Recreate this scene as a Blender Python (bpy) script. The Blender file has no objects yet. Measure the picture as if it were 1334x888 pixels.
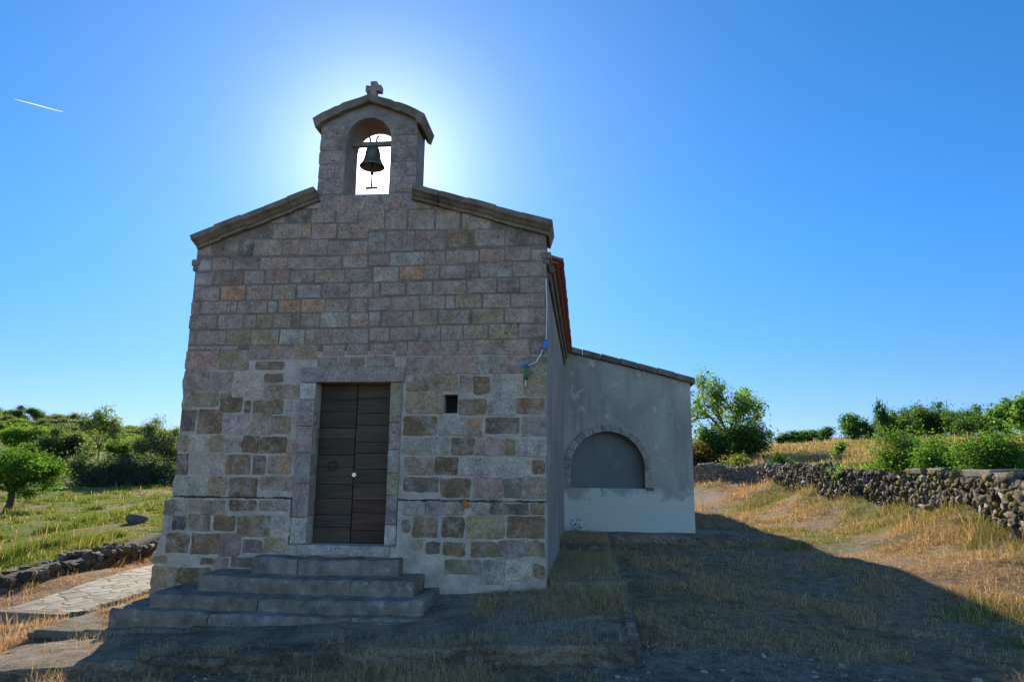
import bpy, bmesh, math, random
import numpy as np
from mathutils import Vector, Matrix
from mathutils import noise as mnoise

# ------------------------------------------------------------------ camera, sky, sun, exposure
scene = bpy.context.scene
COL = scene.collection
R = np.array([[0.99481, 0.00820, 0.10143], [0.10159, -0.18713, -0.97707], [0.01097, 0.98230, -0.18699]])
F_PX, CX, CY = 913.0, 667.0, 444.0
def _n(v): return v / np.linalg.norm(v)
_Y = _n(np.array([95., -175., -913.])); _Z0 = np.array([53., 4794., -913.])
_Z = _n(_Z0 - _Y * (_Z0 @ _Y)); _X = np.cross(_Y, _Z)
R = np.stack([_X, _Y, _Z])
EYE = np.array([0., -9., 1.5])
cam_d = bpy.data.cameras.new('camera'); cam = bpy.data.objects.new('camera', cam_d); COL.objects.link(cam)
cam_d.sensor_width = 36; cam_d.lens = F_PX / 1334 * 36; cam_d.clip_end = 20000; cam_d.clip_start = 0.05
M4 = Matrix([list(R[i]) + [EYE[i]] for i in range(3)] + [[0, 0, 0, 1]])
cam.matrix_world = M4
scene.camera = cam
def ray(px, py):
    v = R @ np.array([px - CX, CY - py, -F_PX]); return v / np.linalg.norm(v)
def at(px, py, D):
    v = ray(px, py); return EYE + v * D / math.hypot(v[0], v[1])
SUN = ray(497, 215)
SUN_EL = math.asin(SUN[2]); SUN_AZ = math.atan2(SUN[0], SUN[1])

world = bpy.data.worlds.new('World'); scene.world = world; world.use_nodes = True
wt = world.node_tree; wt.nodes.clear()
def WN(t, **k):
    n = wt.nodes.new(t)
    for a, b in k.items(): setattr(n, a, b)
    return n
sky = WN('ShaderNodeTexSky', sky_type='NISHITA', sun_disc=False)
sky.sun_elevation = SUN_EL; sky.sun_rotation = SUN_AZ
sky.altitude = 300; sky.air_density = 1.0; sky.dust_density = 0.05; sky.ozone_density = 6.0
wbg = WN('ShaderNodeBackground'); wbg.inputs["Strength"].default_value = 0.15
wout = WN('ShaderNodeOutputWorld')
hsv = WN('ShaderNodeHueSaturation'); hsv.inputs['Saturation'].default_value = 1.12; hsv.inputs['Hue'].default_value = 0.5
wt.links.new(sky.outputs[0], hsv.inputs['Color'])
# circumsolar aureole of the clear air round the sun, a property of the sky by direction
tc = WN('ShaderNodeTexCoord')
dot = WN('ShaderNodeVectorMath', operation='DOT_PRODUCT'); dot.inputs[1].default_value = tuple(SUN)
nrm = WN('ShaderNodeVectorMath', operation='NORMALIZE')
wt.links.new(tc.outputs['Generated'], nrm.inputs[0]); wt.links.new(nrm.outputs[0], dot.inputs[0])
def lobe(power, amp):
    mx = WN('ShaderNodeMath', operation='MAXIMUM'); mx.inputs[1].default_value = 0
    pw = WN('ShaderNodeMath', operation='POWER'); pw.inputs[1].default_value = power
    ml = WN('ShaderNodeMath', operation='MULTIPLY'); ml.inputs[1].default_value = amp
    wt.links.new(dot.outputs['Value'], mx.inputs[0]); wt.links.new(mx.outputs[0], pw.inputs[0]); wt.links.new(pw.outputs[0], ml.inputs[0])
    return ml.outputs[0]
acc = None
for pw, am in ((9, 0.21), (28, 0.50), (150, 1.8), (2500, 30.0)):
    l = lobe(pw, am)
    if acc is None: acc = l
    else:
        ad = WN('ShaderNodeMath', operation='ADD'); wt.links.new(acc, ad.inputs[0]); wt.links.new(l, ad.inputs[1]); acc = ad.outputs[0]
glow = WN('ShaderNodeVectorMath', operation='SCALE'); glow.inputs[0].default_value = (1.0, 0.97, 0.95)
wt.links.new(acc, glow.inputs['Scale'])
addv = WN('ShaderNodeVectorMath', operation='ADD')
sepd = WN('ShaderNodeSeparateXYZ'); wt.links.new(nrm.outputs[0], sepd.inputs[0])
def wramp(f, stops):
    r = WN('ShaderNodeValToRGB'); e = r.color_ramp.elements
    while len(e) < len(stops): e.new(.5)
    for i, (q, c) in enumerate(stops): e[i].position = q; e[i].color = tuple(c)+(1,)
    wt.links.new(f, r.inputs[0]); return r.outputs[0]
# clear deep sky on the sun's side, brightened warm sky behind the viewer, added to lift the shade
front_t = wramp(sepd.outputs[2], [(0, (.31, .285, .40)), (.10, (.33, .345, .46)), (.3, (.31, .455, .54)), (.7, (.31, .525, .55))])
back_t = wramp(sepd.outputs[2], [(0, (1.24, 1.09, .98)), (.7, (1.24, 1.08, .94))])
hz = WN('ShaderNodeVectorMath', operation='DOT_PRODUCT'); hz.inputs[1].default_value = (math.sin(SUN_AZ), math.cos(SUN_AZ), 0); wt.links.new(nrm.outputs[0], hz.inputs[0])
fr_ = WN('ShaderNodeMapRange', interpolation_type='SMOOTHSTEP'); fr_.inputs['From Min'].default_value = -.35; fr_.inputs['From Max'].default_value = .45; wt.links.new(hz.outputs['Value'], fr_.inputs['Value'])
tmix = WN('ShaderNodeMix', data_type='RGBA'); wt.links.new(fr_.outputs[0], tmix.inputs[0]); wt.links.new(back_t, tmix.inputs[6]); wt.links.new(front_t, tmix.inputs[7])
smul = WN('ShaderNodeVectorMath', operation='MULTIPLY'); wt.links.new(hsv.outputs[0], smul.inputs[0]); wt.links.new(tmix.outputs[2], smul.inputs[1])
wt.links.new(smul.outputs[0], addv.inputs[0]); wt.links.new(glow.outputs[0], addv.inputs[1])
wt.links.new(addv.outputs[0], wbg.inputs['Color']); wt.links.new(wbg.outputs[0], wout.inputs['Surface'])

sun_d = bpy.data.lights.new('sun', 'SUN'); sun_d.energy = 5.0; sun_d.angle = math.radians(0.5); sun_d.color = (1.0, 0.89, 0.68)
sun = bpy.data.objects.new('sun', sun_d); COL.objects.link(sun)
sun.rotation_euler = Vector(-SUN).to_track_quat('-Z', 'Y').to_euler()
vs = scene.view_settings
vs.view_transform = 'Standard'; vs.look = 'None'; vs.gamma = 1; vs.use_curve_mapping = False
vs.exposure = 1.15
scene.cycles.max_bounces = 8; scene.cycles.transparent_max_bounces = 16
scene.cycles.use_denoising = True

# ------------------------------------------------------------------ helpers
rng = np.random.default_rng(7); random.seed(7)
def set_props(o, label=None, cat=None, group=None, kind=None):
    if label: o['label'] = label
    if cat: o['category'] = cat
    if group: o['group'] = group
    if kind: o['kind'] = kind
    return o
def empty(name, loc, label, cat, group=None):
    o = bpy.data.objects.new(name, None); o.location = loc; o.empty_display_size = .3; COL.objects.link(o)
    return set_props(o, label, cat, group)
class MB:
    def __init__(s): s.v = []; s.f = []; s.c = []; s.cur = (1, 1, 1)
    def add(s, vs, fs, col=None):
        b = len(s.v); s.v += [tuple(map(float, p)) for p in vs]; c = col if col is not None else s.cur
        for f in fs: s.f.append([b + i for i in f]); s.c.append(c)
    def box(s, x0, x1, y0, y1, z0, z1, col=None):
        s.hexa([(x0,y0,z0),(x1,y0,z0),(x1,y1,z0),(x0,y1,z0),(x0,y0,z1),(x1,y0,z1),(x1,y1,z1),(x0,y1,z1)], col)
    def hexa(s, p, col=None):
        s.add(p, [(3,2,1,0),(4,5,6,7),(0,1,5,4),(1,2,6,5),(2,3,7,6),(3,0,4,7)], col)
    def tube(s, pts, rad, n=7, col=None, cap=True):
        pts = [np.array(p, float) for p in pts]; vs = []; fs = []
        for i, p in enumerate(pts):
            d = pts[min(i+1, len(pts)-1)] - pts[max(i-1, 0)]; d = d / (np.linalg.norm(d) + 1e-9)
            a = np.cross(d, [0.3, 0.5, 0.81] if abs(d[2]) > .7 else [0, 0, 1.]); a /= np.linalg.norm(a) + 1e-9; b = np.cross(d, a)
            r = rad[i] if hasattr(rad, '__len__') else rad
            for k in range(n):
                t = 2*math.pi*k/n; vs.append(p + r*(a*math.cos(t) + b*math.sin(t)))
        for i in range(len(pts)-1):
            for k in range(n):
                fs.append((i*n+k, i*n+(k+1) % n, (i+1)*n+(k+1) % n, (i+1)*n+k))
        if cap: fs.append(tuple(range(n-1, -1, -1))); fs.append(tuple((len(pts)-1)*n+k for k in range(n)))
        s.add(vs, fs, col)
    def mesh(s, name, mat, smooth=False):
        me = bpy.data.meshes.new(name); me.from_pydata(s.v, [], s.f)
        at_ = me.attributes.new('tint', 'FLOAT_COLOR', 'FACE')
        at_.data.foreach_set('color', np.array([list(c)[:3] + [1.] for c in s.c], 'f').ravel())
        if smooth: me.polygons.foreach_set('use_smooth', [True]*len(s.f))
        me.materials.append(mat); me.update(); return me
    def build(s, name, mat, parent=None, smooth=False, bevel=0):
        o = bpy.data.objects.new(name, s.mesh(name, mat, smooth)); COL.objects.link(o)
        if parent is not None: link_parent(o, parent)
        if bevel:
            m = o.modifiers.new('bevel', 'BEVEL'); m.width = bevel; m.segments = 2; m.limit_method = 'ANGLE'; m.angle_limit = .7
        return o
def wloc(o):
    p = Vector((0, 0, 0))
    while o is not None: p += Vector(o.location); o = o.parent
    return p
def link_parent(o, parent):   # meshes are written in world metres: shift them back to the parent's origin
    o.parent = parent; o.location = -wloc(parent)
def np_mesh(name, V, faces_n, idx, tint, mat, smooth=False):
    """V (n,3); idx flat vertex indices; faces_n verts per face (array); tint per face."""
    me = bpy.data.meshes.new(name); V = np.asarray(V, 'f')
    me.vertices.add(len(V)); me.vertices.foreach_set('co', V.ravel())
    me.loops.add(len(idx)); me.loops.foreach_set('vertex_index', np.asarray(idx, 'i'))
    st = np.concatenate([[0], np.cumsum(faces_n)[:-1]]).astype('i')
    me.polygons.add(len(faces_n)); me.polygons.foreach_set('loop_start', st)
    if tint is not None:
        a = me.attributes.new('tint', 'FLOAT_COLOR', 'FACE')
        a.data.foreach_set('color', np.concatenate([np.asarray(tint, 'f'), np.ones((len(tint), 1), 'f')], 1).ravel())
    me.materials.append(mat)
    if smooth: me.polygons.foreach_set('use_smooth', np.ones(len(faces_n), bool))
    me.update(calc_edges=True); me.validate(); return me
def link(name, me, parent=None):
    o = bpy.data.objects.new(name, me); COL.objects.link(o)
    if parent is not None: link_parent(o, parent)
    return o
# value noise
_perm = np.random.default_rng(3).random((256, 256))
def vnoise(x, y):
    xi = np.floor(x).astype(int); yi = np.floor(y).astype(int); fx = x-xi; fy = y-yi
    fx = fx*fx*(3-2*fx); fy = fy*fy*(3-2*fy)
    g = lambda a, b: _perm[a % 256, b % 256]
    return (g(xi,yi)*(1-fx)+g(xi+1,yi)*fx)*(1-fy)+(g(xi,yi+1)*(1-fx)+g(xi+1,yi+1)*fx)*fy
def fbm(x, y, o=4):
    s = 0; a = .5; t = 0
    for k in range(o): s = s + a*vnoise(x*2**k+17*k, y*2**k-9*k); t += a; a *= .5
    return s/t
def sstep(x, a, b):
    t = np.clip((x-a)/(b-a), 0, 1); return t*t*(3-2*t)

# ------------------------------------------------------------------ materials
class NT:
    def __init__(s, name):
        s.m = bpy.data.materials.new(name); s.m.use_nodes = True; s.t = s.m.node_tree; s.t.nodes.clear()
        s.out = s.n('ShaderNodeOutputMaterial'); s.b = s.n('ShaderNodeBsdfPrincipled'); s.l(s.b.outputs[0], s.out.inputs[0])
        s.tc = s.n('ShaderNodeTexCoord').outputs['Object']
    def n(s, t, **k):
        n = s.t.nodes.new(t)
        for a, b in k.items(): setattr(n, a, b)
        return n
    def l(s, a, b): s.t.links.new(a, b)
    def noise(s, scale, detail=4, rough=.6, stretch=None, dist=0):
        n = s.n('ShaderNodeTexNoise'); n.inputs['Scale'].default_value = scale; n.inputs['Detail'].default_value = detail; n.inputs['Roughness'].default_value = rough; n.inputs['Distortion'].default_value = dist
        v = s.tc
        if stretch:
            mp = s.n('ShaderNodeMapping'); mp.inputs['Scale'].default_value = stretch; s.l(s.tc, mp.inputs[0]); v = mp.outputs[0]
        s.l(v, n.inputs['Vector']); return n.outputs[0]
    def ramp(s, f, stops, interp='LINEAR'):
        r = s.n('ShaderNodeValToRGB'); r.color_ramp.interpolation = interp
        e = r.color_ramp.elements
        while len(e) < len(stops): e.new(.5)
        for i, (p, c) in enumerate(stops):
            e[i].position = p; e[i].color = (c, c, c, 1) if not hasattr(c, '__len__') else tuple(c)+(1,)
        s.l(f, r.inputs[0]); return r.outputs[0]
    def mix(s, f, a, b, mode='MIX'):
        m = s.n('ShaderNodeMix', data_type='RGBA', blend_type=mode)
        for ix, v in ((0, f), (6, a), (7, b)):
            sock = m.inputs[ix]
            if hasattr(v, 'default_value') or hasattr(v, 'is_linked'): s.l(v, sock)
            elif hasattr(v, '__len__'): sock.default_value = tuple(v)+(1,)
            else: sock.default_value = v if ix == 0 else (v, v, v, 1)
        return m.outputs[2]
    def tint(s): return s.n('ShaderNodeAttribute', attribute_name='tint').outputs['Color']
    def bump(s, h, strength=.5, dist=.02, prev=None):
        b = s.n('ShaderNodeBump'); b.inputs['Strength'].default_value = strength; b.inputs['Distance'].default_value = dist
        s.l(h, b.inputs['Height'])
        if prev is not None: s.l(prev, b.inputs['Normal'])
        s.l(b.outputs[0], s.b.inputs['Normal']); return b.outputs[0]
    def done(s, col, rough=.9, spec=.2):
        if hasattr(col, '__len__'): s.b.inputs['Base Color'].default_value = tuple(col)+(1,)
        else: s.l(col, s.b.inputs['Base Color'])
        s.b.inputs['Roughness'].default_value = rough; s.b.inputs['Specular IOR Level'].default_value = spec
        return s.m
MAT = {}
def m_stone():
    s = NT('ashlar_stone'); t = s.tint()
    a = s.ramp(s.noise(5.5, 7, .72), [(.3, .55), (.7, 1.4)])
    c = s.mix(1, t, a, 'MULTIPLY')
    b = s.ramp(s.noise(38, 5, .7), [(.32, .5), (.68, 1.45)])
    c = s.mix(.9, c, s.mix(1, c, b, 'MULTIPLY'))
    # lichen / soot pits and pale lime smears
    pits = s.ramp(s.noise(16, 6, .75), [(.57, 0), (.65, 1)])
    c = s.mix(s.mix(1, pits, s.ramp(s.noise(1.3, 3), [(.42, .12), (.6, .9)]), 'MULTIPLY'), c, (.045, .04, .035))
    sm = s.ramp(s.noise(4.2, 9, .8), [(.50, 0), (.64, .7)])
    c = s.mix(sm, c, (.36, .305, .265))
    c = s.mix(s.ramp(s.noise(2.1, 7, .75, stretch=(1, 1, .6)), [(.56, 0), (.7, .6)]), c, (.11, .09, .07))
    c = s.mix(s.ramp(s.noise(1.7, 5, .7), [(.55, 0), (.68, .35)]), c, (.30, .19, .09))
    n1 = s.bump(s.noise(9, 8, .7), .55, .03); s.bump(s.noise(60, 4, .6), .35, .008, n1)
    return s.done(c, .92, .15)
MAT['stone'] = m_stone()
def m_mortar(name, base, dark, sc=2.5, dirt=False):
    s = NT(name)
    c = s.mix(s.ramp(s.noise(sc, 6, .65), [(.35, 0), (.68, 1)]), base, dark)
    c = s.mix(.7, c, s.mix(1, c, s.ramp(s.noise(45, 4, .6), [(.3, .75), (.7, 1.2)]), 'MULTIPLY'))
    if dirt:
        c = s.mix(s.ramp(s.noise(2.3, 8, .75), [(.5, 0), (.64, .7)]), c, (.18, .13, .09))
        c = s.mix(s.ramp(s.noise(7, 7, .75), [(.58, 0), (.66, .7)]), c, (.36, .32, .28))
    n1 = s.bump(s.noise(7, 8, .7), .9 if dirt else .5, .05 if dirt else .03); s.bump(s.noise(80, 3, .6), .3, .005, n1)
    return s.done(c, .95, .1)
MAT['mortar_pale'] = m_mortar('lime_mortar', (.44, .355, .295), (.28, .215, .17), 4)
MAT['mortar_dark'] = m_mortar('old_mortar', (.20, .16, .135), (.115, .09, .075), 5)
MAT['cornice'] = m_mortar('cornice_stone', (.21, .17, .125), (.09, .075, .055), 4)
MAT['belfry'] = m_mortar('bell_gable_stone', (.25, .215, .19), (.15, .13, .12), 5)
MAT['slab'] = m_mortar('step_stone', (.27, .215, .18), (.10, .08, .068), 5, True)
def m_concrete():
    s = NT('worn_concrete')
    c = s.mix(s.ramp(s.noise(1.1, 7, .7), [(.38, 0), (.62, 1)]), (.30, .235, .18), (.13, .098, .074))
    c = s.mix(s.ramp(s.noise(3.2, 8, .75), [(.52, 0), (.6, .85)]), c, (.30, .205, .12))
    c = s.mix(s.ramp(s.noise(9, 6, .75), [(.58, 0), (.64, .7)]), c, (.07, .06, .045))
    c = s.mix(s.ramp(s.noise(14, 5, .7, dist=1), [(.64, 0), (.68, .8)]), c, (.42, .40, .38))
    c = s.mix(.9, c, s.mix(1, c, s.ramp(s.noise(34, 7, .8), [(.34, .4), (.66, 1.6)]), 'MULTIPLY'))
    n1 = s.bump(s.noise(6, 9, .8), 1, .07); s.bump(s.noise(60, 5, .75), .7, .012, n1)
    return s.done(c, .95, .1)
MAT['concrete'] = m_concrete()
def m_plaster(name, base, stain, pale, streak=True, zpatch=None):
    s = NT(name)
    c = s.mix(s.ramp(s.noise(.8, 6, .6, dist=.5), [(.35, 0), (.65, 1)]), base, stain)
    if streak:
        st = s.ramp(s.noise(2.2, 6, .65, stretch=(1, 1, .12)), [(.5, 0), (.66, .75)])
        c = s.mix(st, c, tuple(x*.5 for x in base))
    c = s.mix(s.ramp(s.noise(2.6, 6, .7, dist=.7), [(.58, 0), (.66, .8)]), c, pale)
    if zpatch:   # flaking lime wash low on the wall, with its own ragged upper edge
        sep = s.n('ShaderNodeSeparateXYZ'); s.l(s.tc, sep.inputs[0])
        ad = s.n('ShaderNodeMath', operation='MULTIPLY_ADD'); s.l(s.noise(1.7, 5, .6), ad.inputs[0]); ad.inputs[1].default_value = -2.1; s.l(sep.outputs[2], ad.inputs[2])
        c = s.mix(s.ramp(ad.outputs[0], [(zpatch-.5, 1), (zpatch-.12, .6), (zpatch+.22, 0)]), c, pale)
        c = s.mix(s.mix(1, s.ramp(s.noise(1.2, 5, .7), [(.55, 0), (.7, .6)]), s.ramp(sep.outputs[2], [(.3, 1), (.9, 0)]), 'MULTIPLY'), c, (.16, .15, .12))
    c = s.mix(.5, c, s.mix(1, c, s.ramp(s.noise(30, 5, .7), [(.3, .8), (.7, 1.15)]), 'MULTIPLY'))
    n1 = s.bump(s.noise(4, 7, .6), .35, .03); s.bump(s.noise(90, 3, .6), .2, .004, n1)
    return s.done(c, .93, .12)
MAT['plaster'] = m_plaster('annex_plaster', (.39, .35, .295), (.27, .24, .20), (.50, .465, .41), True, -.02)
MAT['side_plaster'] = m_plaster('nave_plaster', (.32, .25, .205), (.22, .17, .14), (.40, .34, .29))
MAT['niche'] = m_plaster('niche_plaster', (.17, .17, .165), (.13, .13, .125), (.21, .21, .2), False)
def m_tile():
    s = NT('terracotta_tile')
    c = s.mix(s.ramp(s.noise(6, 6, .7), [(.35, 0), (.65, 1)]), (.30, .10, .055), (.16, .06, .04))
    c = s.mix(s.ramp(s.noise(20, 4, .7), [(.55, 0), (.7, .5)]), c, (.10, .08, .06))
    s.bump(s.noise(30, 4, .6), .4, .01); return s.done(c, .85, .2)
MAT['tile'] = m_tile()
def m_wood():
    s = NT('old_door_wood')
    c = s.mix(s.ramp(s.noise(1.6, 6, .7, stretch=(1.2, 1, 14)), [(.3, 0), (.7, 1)]), (.03, .021, .015), (.085, .056, .034))
    c = s.mix(s.ramp(s.noise(5, 6, .75, stretch=(.35, 1, 6)), [(.6, 0), (.72, .7)]), c, (.11, .09, .065))
    c = s.mix(1, c, s.tint(), 'MULTIPLY')
    s.bump(s.noise(9, 6, .7, stretch=(.3, 1, 8)), .5, .008); return s.done(c, .75, .3)
MAT['wood'] = m_wood()
def plain(name, col, rough=.8, metal=0, var=.25, sc=12, spec=.3):
    s = NT(name)
    c = s.mix(s.ramp(s.noise(sc, 5, .65), [(.3, 0), (.7, 1)]), tuple(x*(1-var) for x in col), tuple(x*(1+var) for x in col))
    s.bump(s.noise(sc*4, 4, .6), .3, .006); s.b.inputs['Metallic'].default_value = metal
    return s.done(c, rough, spec)
MAT['bronze'] = plain('bell_bronze', (.12, .13, .10), .5, .8)
MAT['iron'] = plain('dark_iron', (.05, .045, .04), .6, .7)
MAT['brass'] = plain('lock_metal', (.62, .58, .5), .35, .6)
MAT['ledge'] = plain('dark_ledge', (.05, .043, .034), .98, 0, .4, 14, .05)
MAT['oakbeam'] = plain('weathered_beam', (.16, .13, .1))
MAT['blue_cloth'] = plain('blue_plastic_cloth', (.03, .2, .6), .6, 0, .2, 20)
MAT['green_cloth'] = plain('green_plastic_cloth', (.03, .15, .05), .6, 0, .3, 20)
MAT['cord'] = plain('pale_cord', (.55, .52, .48), .8, 0, .1, 20)
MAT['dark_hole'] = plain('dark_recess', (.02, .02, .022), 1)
MAT['bark'] = plain('tree_bark', (.09, .07, .05), .95, 0, .4, 9)
def m_fieldstone():
    s = NT('field_stone'); t = s.tint()
    c = s.mix(.85, t, s.mix(1, t, s.ramp(s.noise(6, 6, .7), [(.3, .55), (.7, 1.5)]), 'MULTIPLY'))
    c = s.mix(s.ramp(s.noise(1.6, 5, .7), [(.55, 0), (.63, .75)]), c, (.13, .10, .025))
    c = s.mix(s.ramp(s.noise(11, 5, .7), [(.6, 0), (.66, .6)]), c, (.33, .31, .28))
    n1 = s.bump(s.noise(12, 6, .7), .7, .04); return s.done(c, .95, .1)
MAT['fieldstone'] = m_fieldstone()
def m_leaf(name, trans=.45, gloss=.45, tc_=(1.5, 1.75, .8)):
    s = NT(name); t = s.tint()
    s.l(t, s.b.inputs['Base Color']); s.b.inputs['Roughness'].default_value = gloss+.1; s.b.inputs['Specular IOR Level'].default_value = .08
    tr = s.n('ShaderNodeBsdfTranslucent'); mx = s.n('ShaderNodeMixShader'); mx.inputs[0].default_value = trans
    tt = s.mix(1, t, tc_, 'MULTIPLY'); s.l(tt, tr.inputs[0])
    s.l(s.b.outputs[0], mx.inputs[1]); s.l(tr.outputs[0], mx.inputs[2]); s.l(mx.outputs[0], s.out.inputs[0]); return s.m
MAT['leaf'] = m_leaf('tree_foliage', .58, .75); MAT['grass'] = m_leaf('grass_blade', .38, .7, (1.4, 1.2, .85))
def m_ground():
    s = NT('grassy_ground'); t = s.tint()
    c = s.mix(.9, t, s.mix(1, t, s.ramp(s.noise(6, 9, .8), [(.34, .38), (.66, 1.6)]), 'MULTIPLY'))
    c = s.mix(.7, c, s.mix(1, c, s.ramp(s.noise(40, 7, .8), [(.34, .35), (.66, 1.65)]), 'MULTIPLY'))
    c = s.mix(s.ramp(s.noise(1.1, 7, .75, dist=.6), [(.54, 0), (.64, .6)]), c, s.mix(1, c, (.62, .6, .6), 'MULTIPLY'))
    n1 = s.bump(s.noise(7, 9, .8), 1, .08); s.bump(s.noise(60, 5, .75), .8, .016, n1)
    return s.done(c, .97, .05)
MAT['ground'] = m_ground()
def m_paving():
    s = NT('slate_paving')
    v = s.n('ShaderNodeTexVoronoi', feature='DISTANCE_TO_EDGE'); v.inputs['Scale'].default_value = 3.1
    ds = s.n('ShaderNodeVectorMath', operation='ADD'); nz = s.n('ShaderNodeTexNoise'); nz.inputs['Scale'].default_value = 3; s.l(s.tc, nz.inputs['Vector'])
    sc = s.n('ShaderNodeVectorMath', operation='SCALE'); sc.inputs['Scale'].default_value = .25; s.l(nz.outputs['Color'], sc.inputs[0])
    s.l(s.tc, ds.inputs[0]); s.l(sc.outputs[0], ds.inputs[1])
    s.l(ds.outputs[0], v.inputs['Vector'])
    v2 = s.n('ShaderNodeTexVoronoi'); v2.inputs['Scale'].default_value = 3.1; s.l(ds.outputs[0], v2.inputs['Vector'])
    cell = s.n('ShaderNodeSeparateColor'); s.l(v2.outputs['Color'], cell.inputs[0])
    c = s.mix(cell.outputs[0], (.13, .115, .10), (.25, .225, .19))
    c = s.mix(.7, c, s.mix(1, c, s.ramp(s.noise(14, 5, .7), [(.3, .7), (.7, 1.25)]), 'MULTIPLY'))
    joint = s.ramp(v.outputs[0], [(.035, 1), (.07, 0)])
    c = s.mix(joint, c, (.10, .075, .045))
    n1 = s.bump(s.ramp(v.outputs[0], [(.03, 0), (.09, 1)]), .7, .02); s.bump(s.noise(25, 5, .7), .4, .01, n1)
    return s.done(c, .85, .15)
MAT['paving'] = m_paving()

# ------------------------------------------------------------------ terrain
CTRL = [(x, y, z) for x, y, z in (
    (0,-9,-.2),(3,-9,-.25),(-4,-9,-.5),(8,-9,-.3),(-9,-8,-.7),(0,-5,-.28),(4,-5,-.3),(-4,-5,-.45),
    (-.65,-2.6,-.3),(2,-2.5,-.25),(4.5,-2.2,-.28),(7,-2,-.3),(.62,-1,-.1),(3,-.5,-.2),(5.4,.7,-.18),(.7,2,.06),(3,3,-.1),(5.2,6.5,-.1),(8,3,-.05),
    (3.5,6.8,.02),(1.5,6.9,.09),(.7,5,.08),(5,12,-.02),(5,18,.12),(4.9,24.9,.28),(2,12,0),(0,15,0),(-3,8,-.15),(-3,2,-.15),(-3,20,0),
    (-5.3,-2.7,-.45),(-4.2,-3.4,-.42),(-6.5,-2.8,-.5),(-8,-3,-.6),(-6,-1.7,-.44),(-7.3,-.9,-.45),(-6.2,-.5,-.3),(-5.9,.6,-.28),(-6.6,1.8,-.28),(-7.7,3.2,-.3),(-8.6,1.2,-.42),(-9.3,.5,-.5),(-9.75,5,-.15),(-9.7,2.5,-.2),(-9.75,.6,-.3),(-10.2,8,-.1),(-9.0,5,-.4),(-8.5,9,-.3),(-11.5,8,-.2),(-6.5,10,-.2),(-10.8,2,-.3),(-12,-4,-.9),
)]
PXC = [(1332,690,17.5),(1243,671,21),(1173,663,24),(1094,651,27.5),(1038,638,32),(993,633,36),(902,633,41),(1334,720,14),(1100,690,22),
  (1000,663,30),
  (1332,622,19.5),(1243,614,23),(1173,614,26),(1094,606,29.5),(1040,604,34),(990,600,38.5),(905,606,43),
  (1060,590,45),(1200,595,40),(1330,600,34),(1000,580,62),(1100,574,66),(1200,572,62),(1330,572,55),(930,590,55),(1334,566,90),(1100,568,110),
  (0,745,17),(100,715,17),(180,700,18),(0,705,27),(200,670,30),(0,670,42),(150,650,48),(230,655,42),(20,648,60),(80,637,66),(200,634,66),(0,632,80),
  (120,600,95),(10,590,100),(220,605,95),(0,572,140),(120,580,140),(230,584,140),(0,546,185),(80,551,188),(150,560,190),(230,574,190),(0,560,160),(120,570,162),(-300,560,170),(-200,640,60),(-100,545,220)]
CTRL += [tuple(at(*p)) for p in PXC]
CTRL += [(math.cos(a)*r, math.sin(a)*r, z) for r, z in ((420, 4.), (1500, -8.)) for a in np.linspace(0, 2*math.pi, 10)[:-1]]
CTRL += [(30,-20,-.5),(-30,-25,-1.5),(0,-40,-1),(60,0,3),(60,60,6),(-60,0,-1.5),(0,60,2),(0,110,5)]
PC = np.array(CTRL)
_A = np.linalg.norm(PC[:, None, :2]-PC[None, :, :2], axis=2)
_np_ = len(PC); _K = np.zeros((_np_+3, _np_+3)); _K[:_np_, :_np_] = _A - np.eye(_np_)*.15
_K[:_np_, _np_] = 1; _K[:_np_, _np_+1:] = PC[:, :2]; _K[_np_:, :_np_] = _K[:_np_, _np_:].T
_S = np.linalg.solve(_K, np.concatenate([PC[:, 2], [0, 0, 0]]))
def H(x, y):
    x = np.atleast_1d(np.asarray(x, float)); y = np.atleast_1d(np.asarray(y, float)); out = np.empty(len(x))
    for i in range(0, len(x), 20000):
        xs, ys = x[i:i+20000], y[i:i+20000]
        d = np.sqrt((xs[:, None]-PC[None, :, 0])**2+(ys[:, None]-PC[None, :, 1])**2)
        out[i:i+20000] = d @ _S[:_np_] + _S[_np_] + xs*_S[_np_+1] + ys*_S[_np_+2]
    return out
def micro(x, y):
    r = np.hypot(x, y+9)
    return (fbm(x*1.3, y*1.3, 4)-.5)*.10*sstep(r, 2, 8) + (fbm(x*.25+5, y*.25, 3)-.5)*(.10+.3*sstep(-x, 5, 12))*sstep(r, 22, 50)
def G(x, y): return H(x, y) + micro(np.atleast_1d(np.asarray(x, float)), np.atleast_1d(np.asarray(y, float)))
def g1(x, y): return float(G([x], [y])[0])
def flat_clear(x, y):   # inside the platforms the ground must stay low
    return ((x > -6.2) & (x < .45) & (y > -1.9+.10*x*0) & (y < 8))
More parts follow.
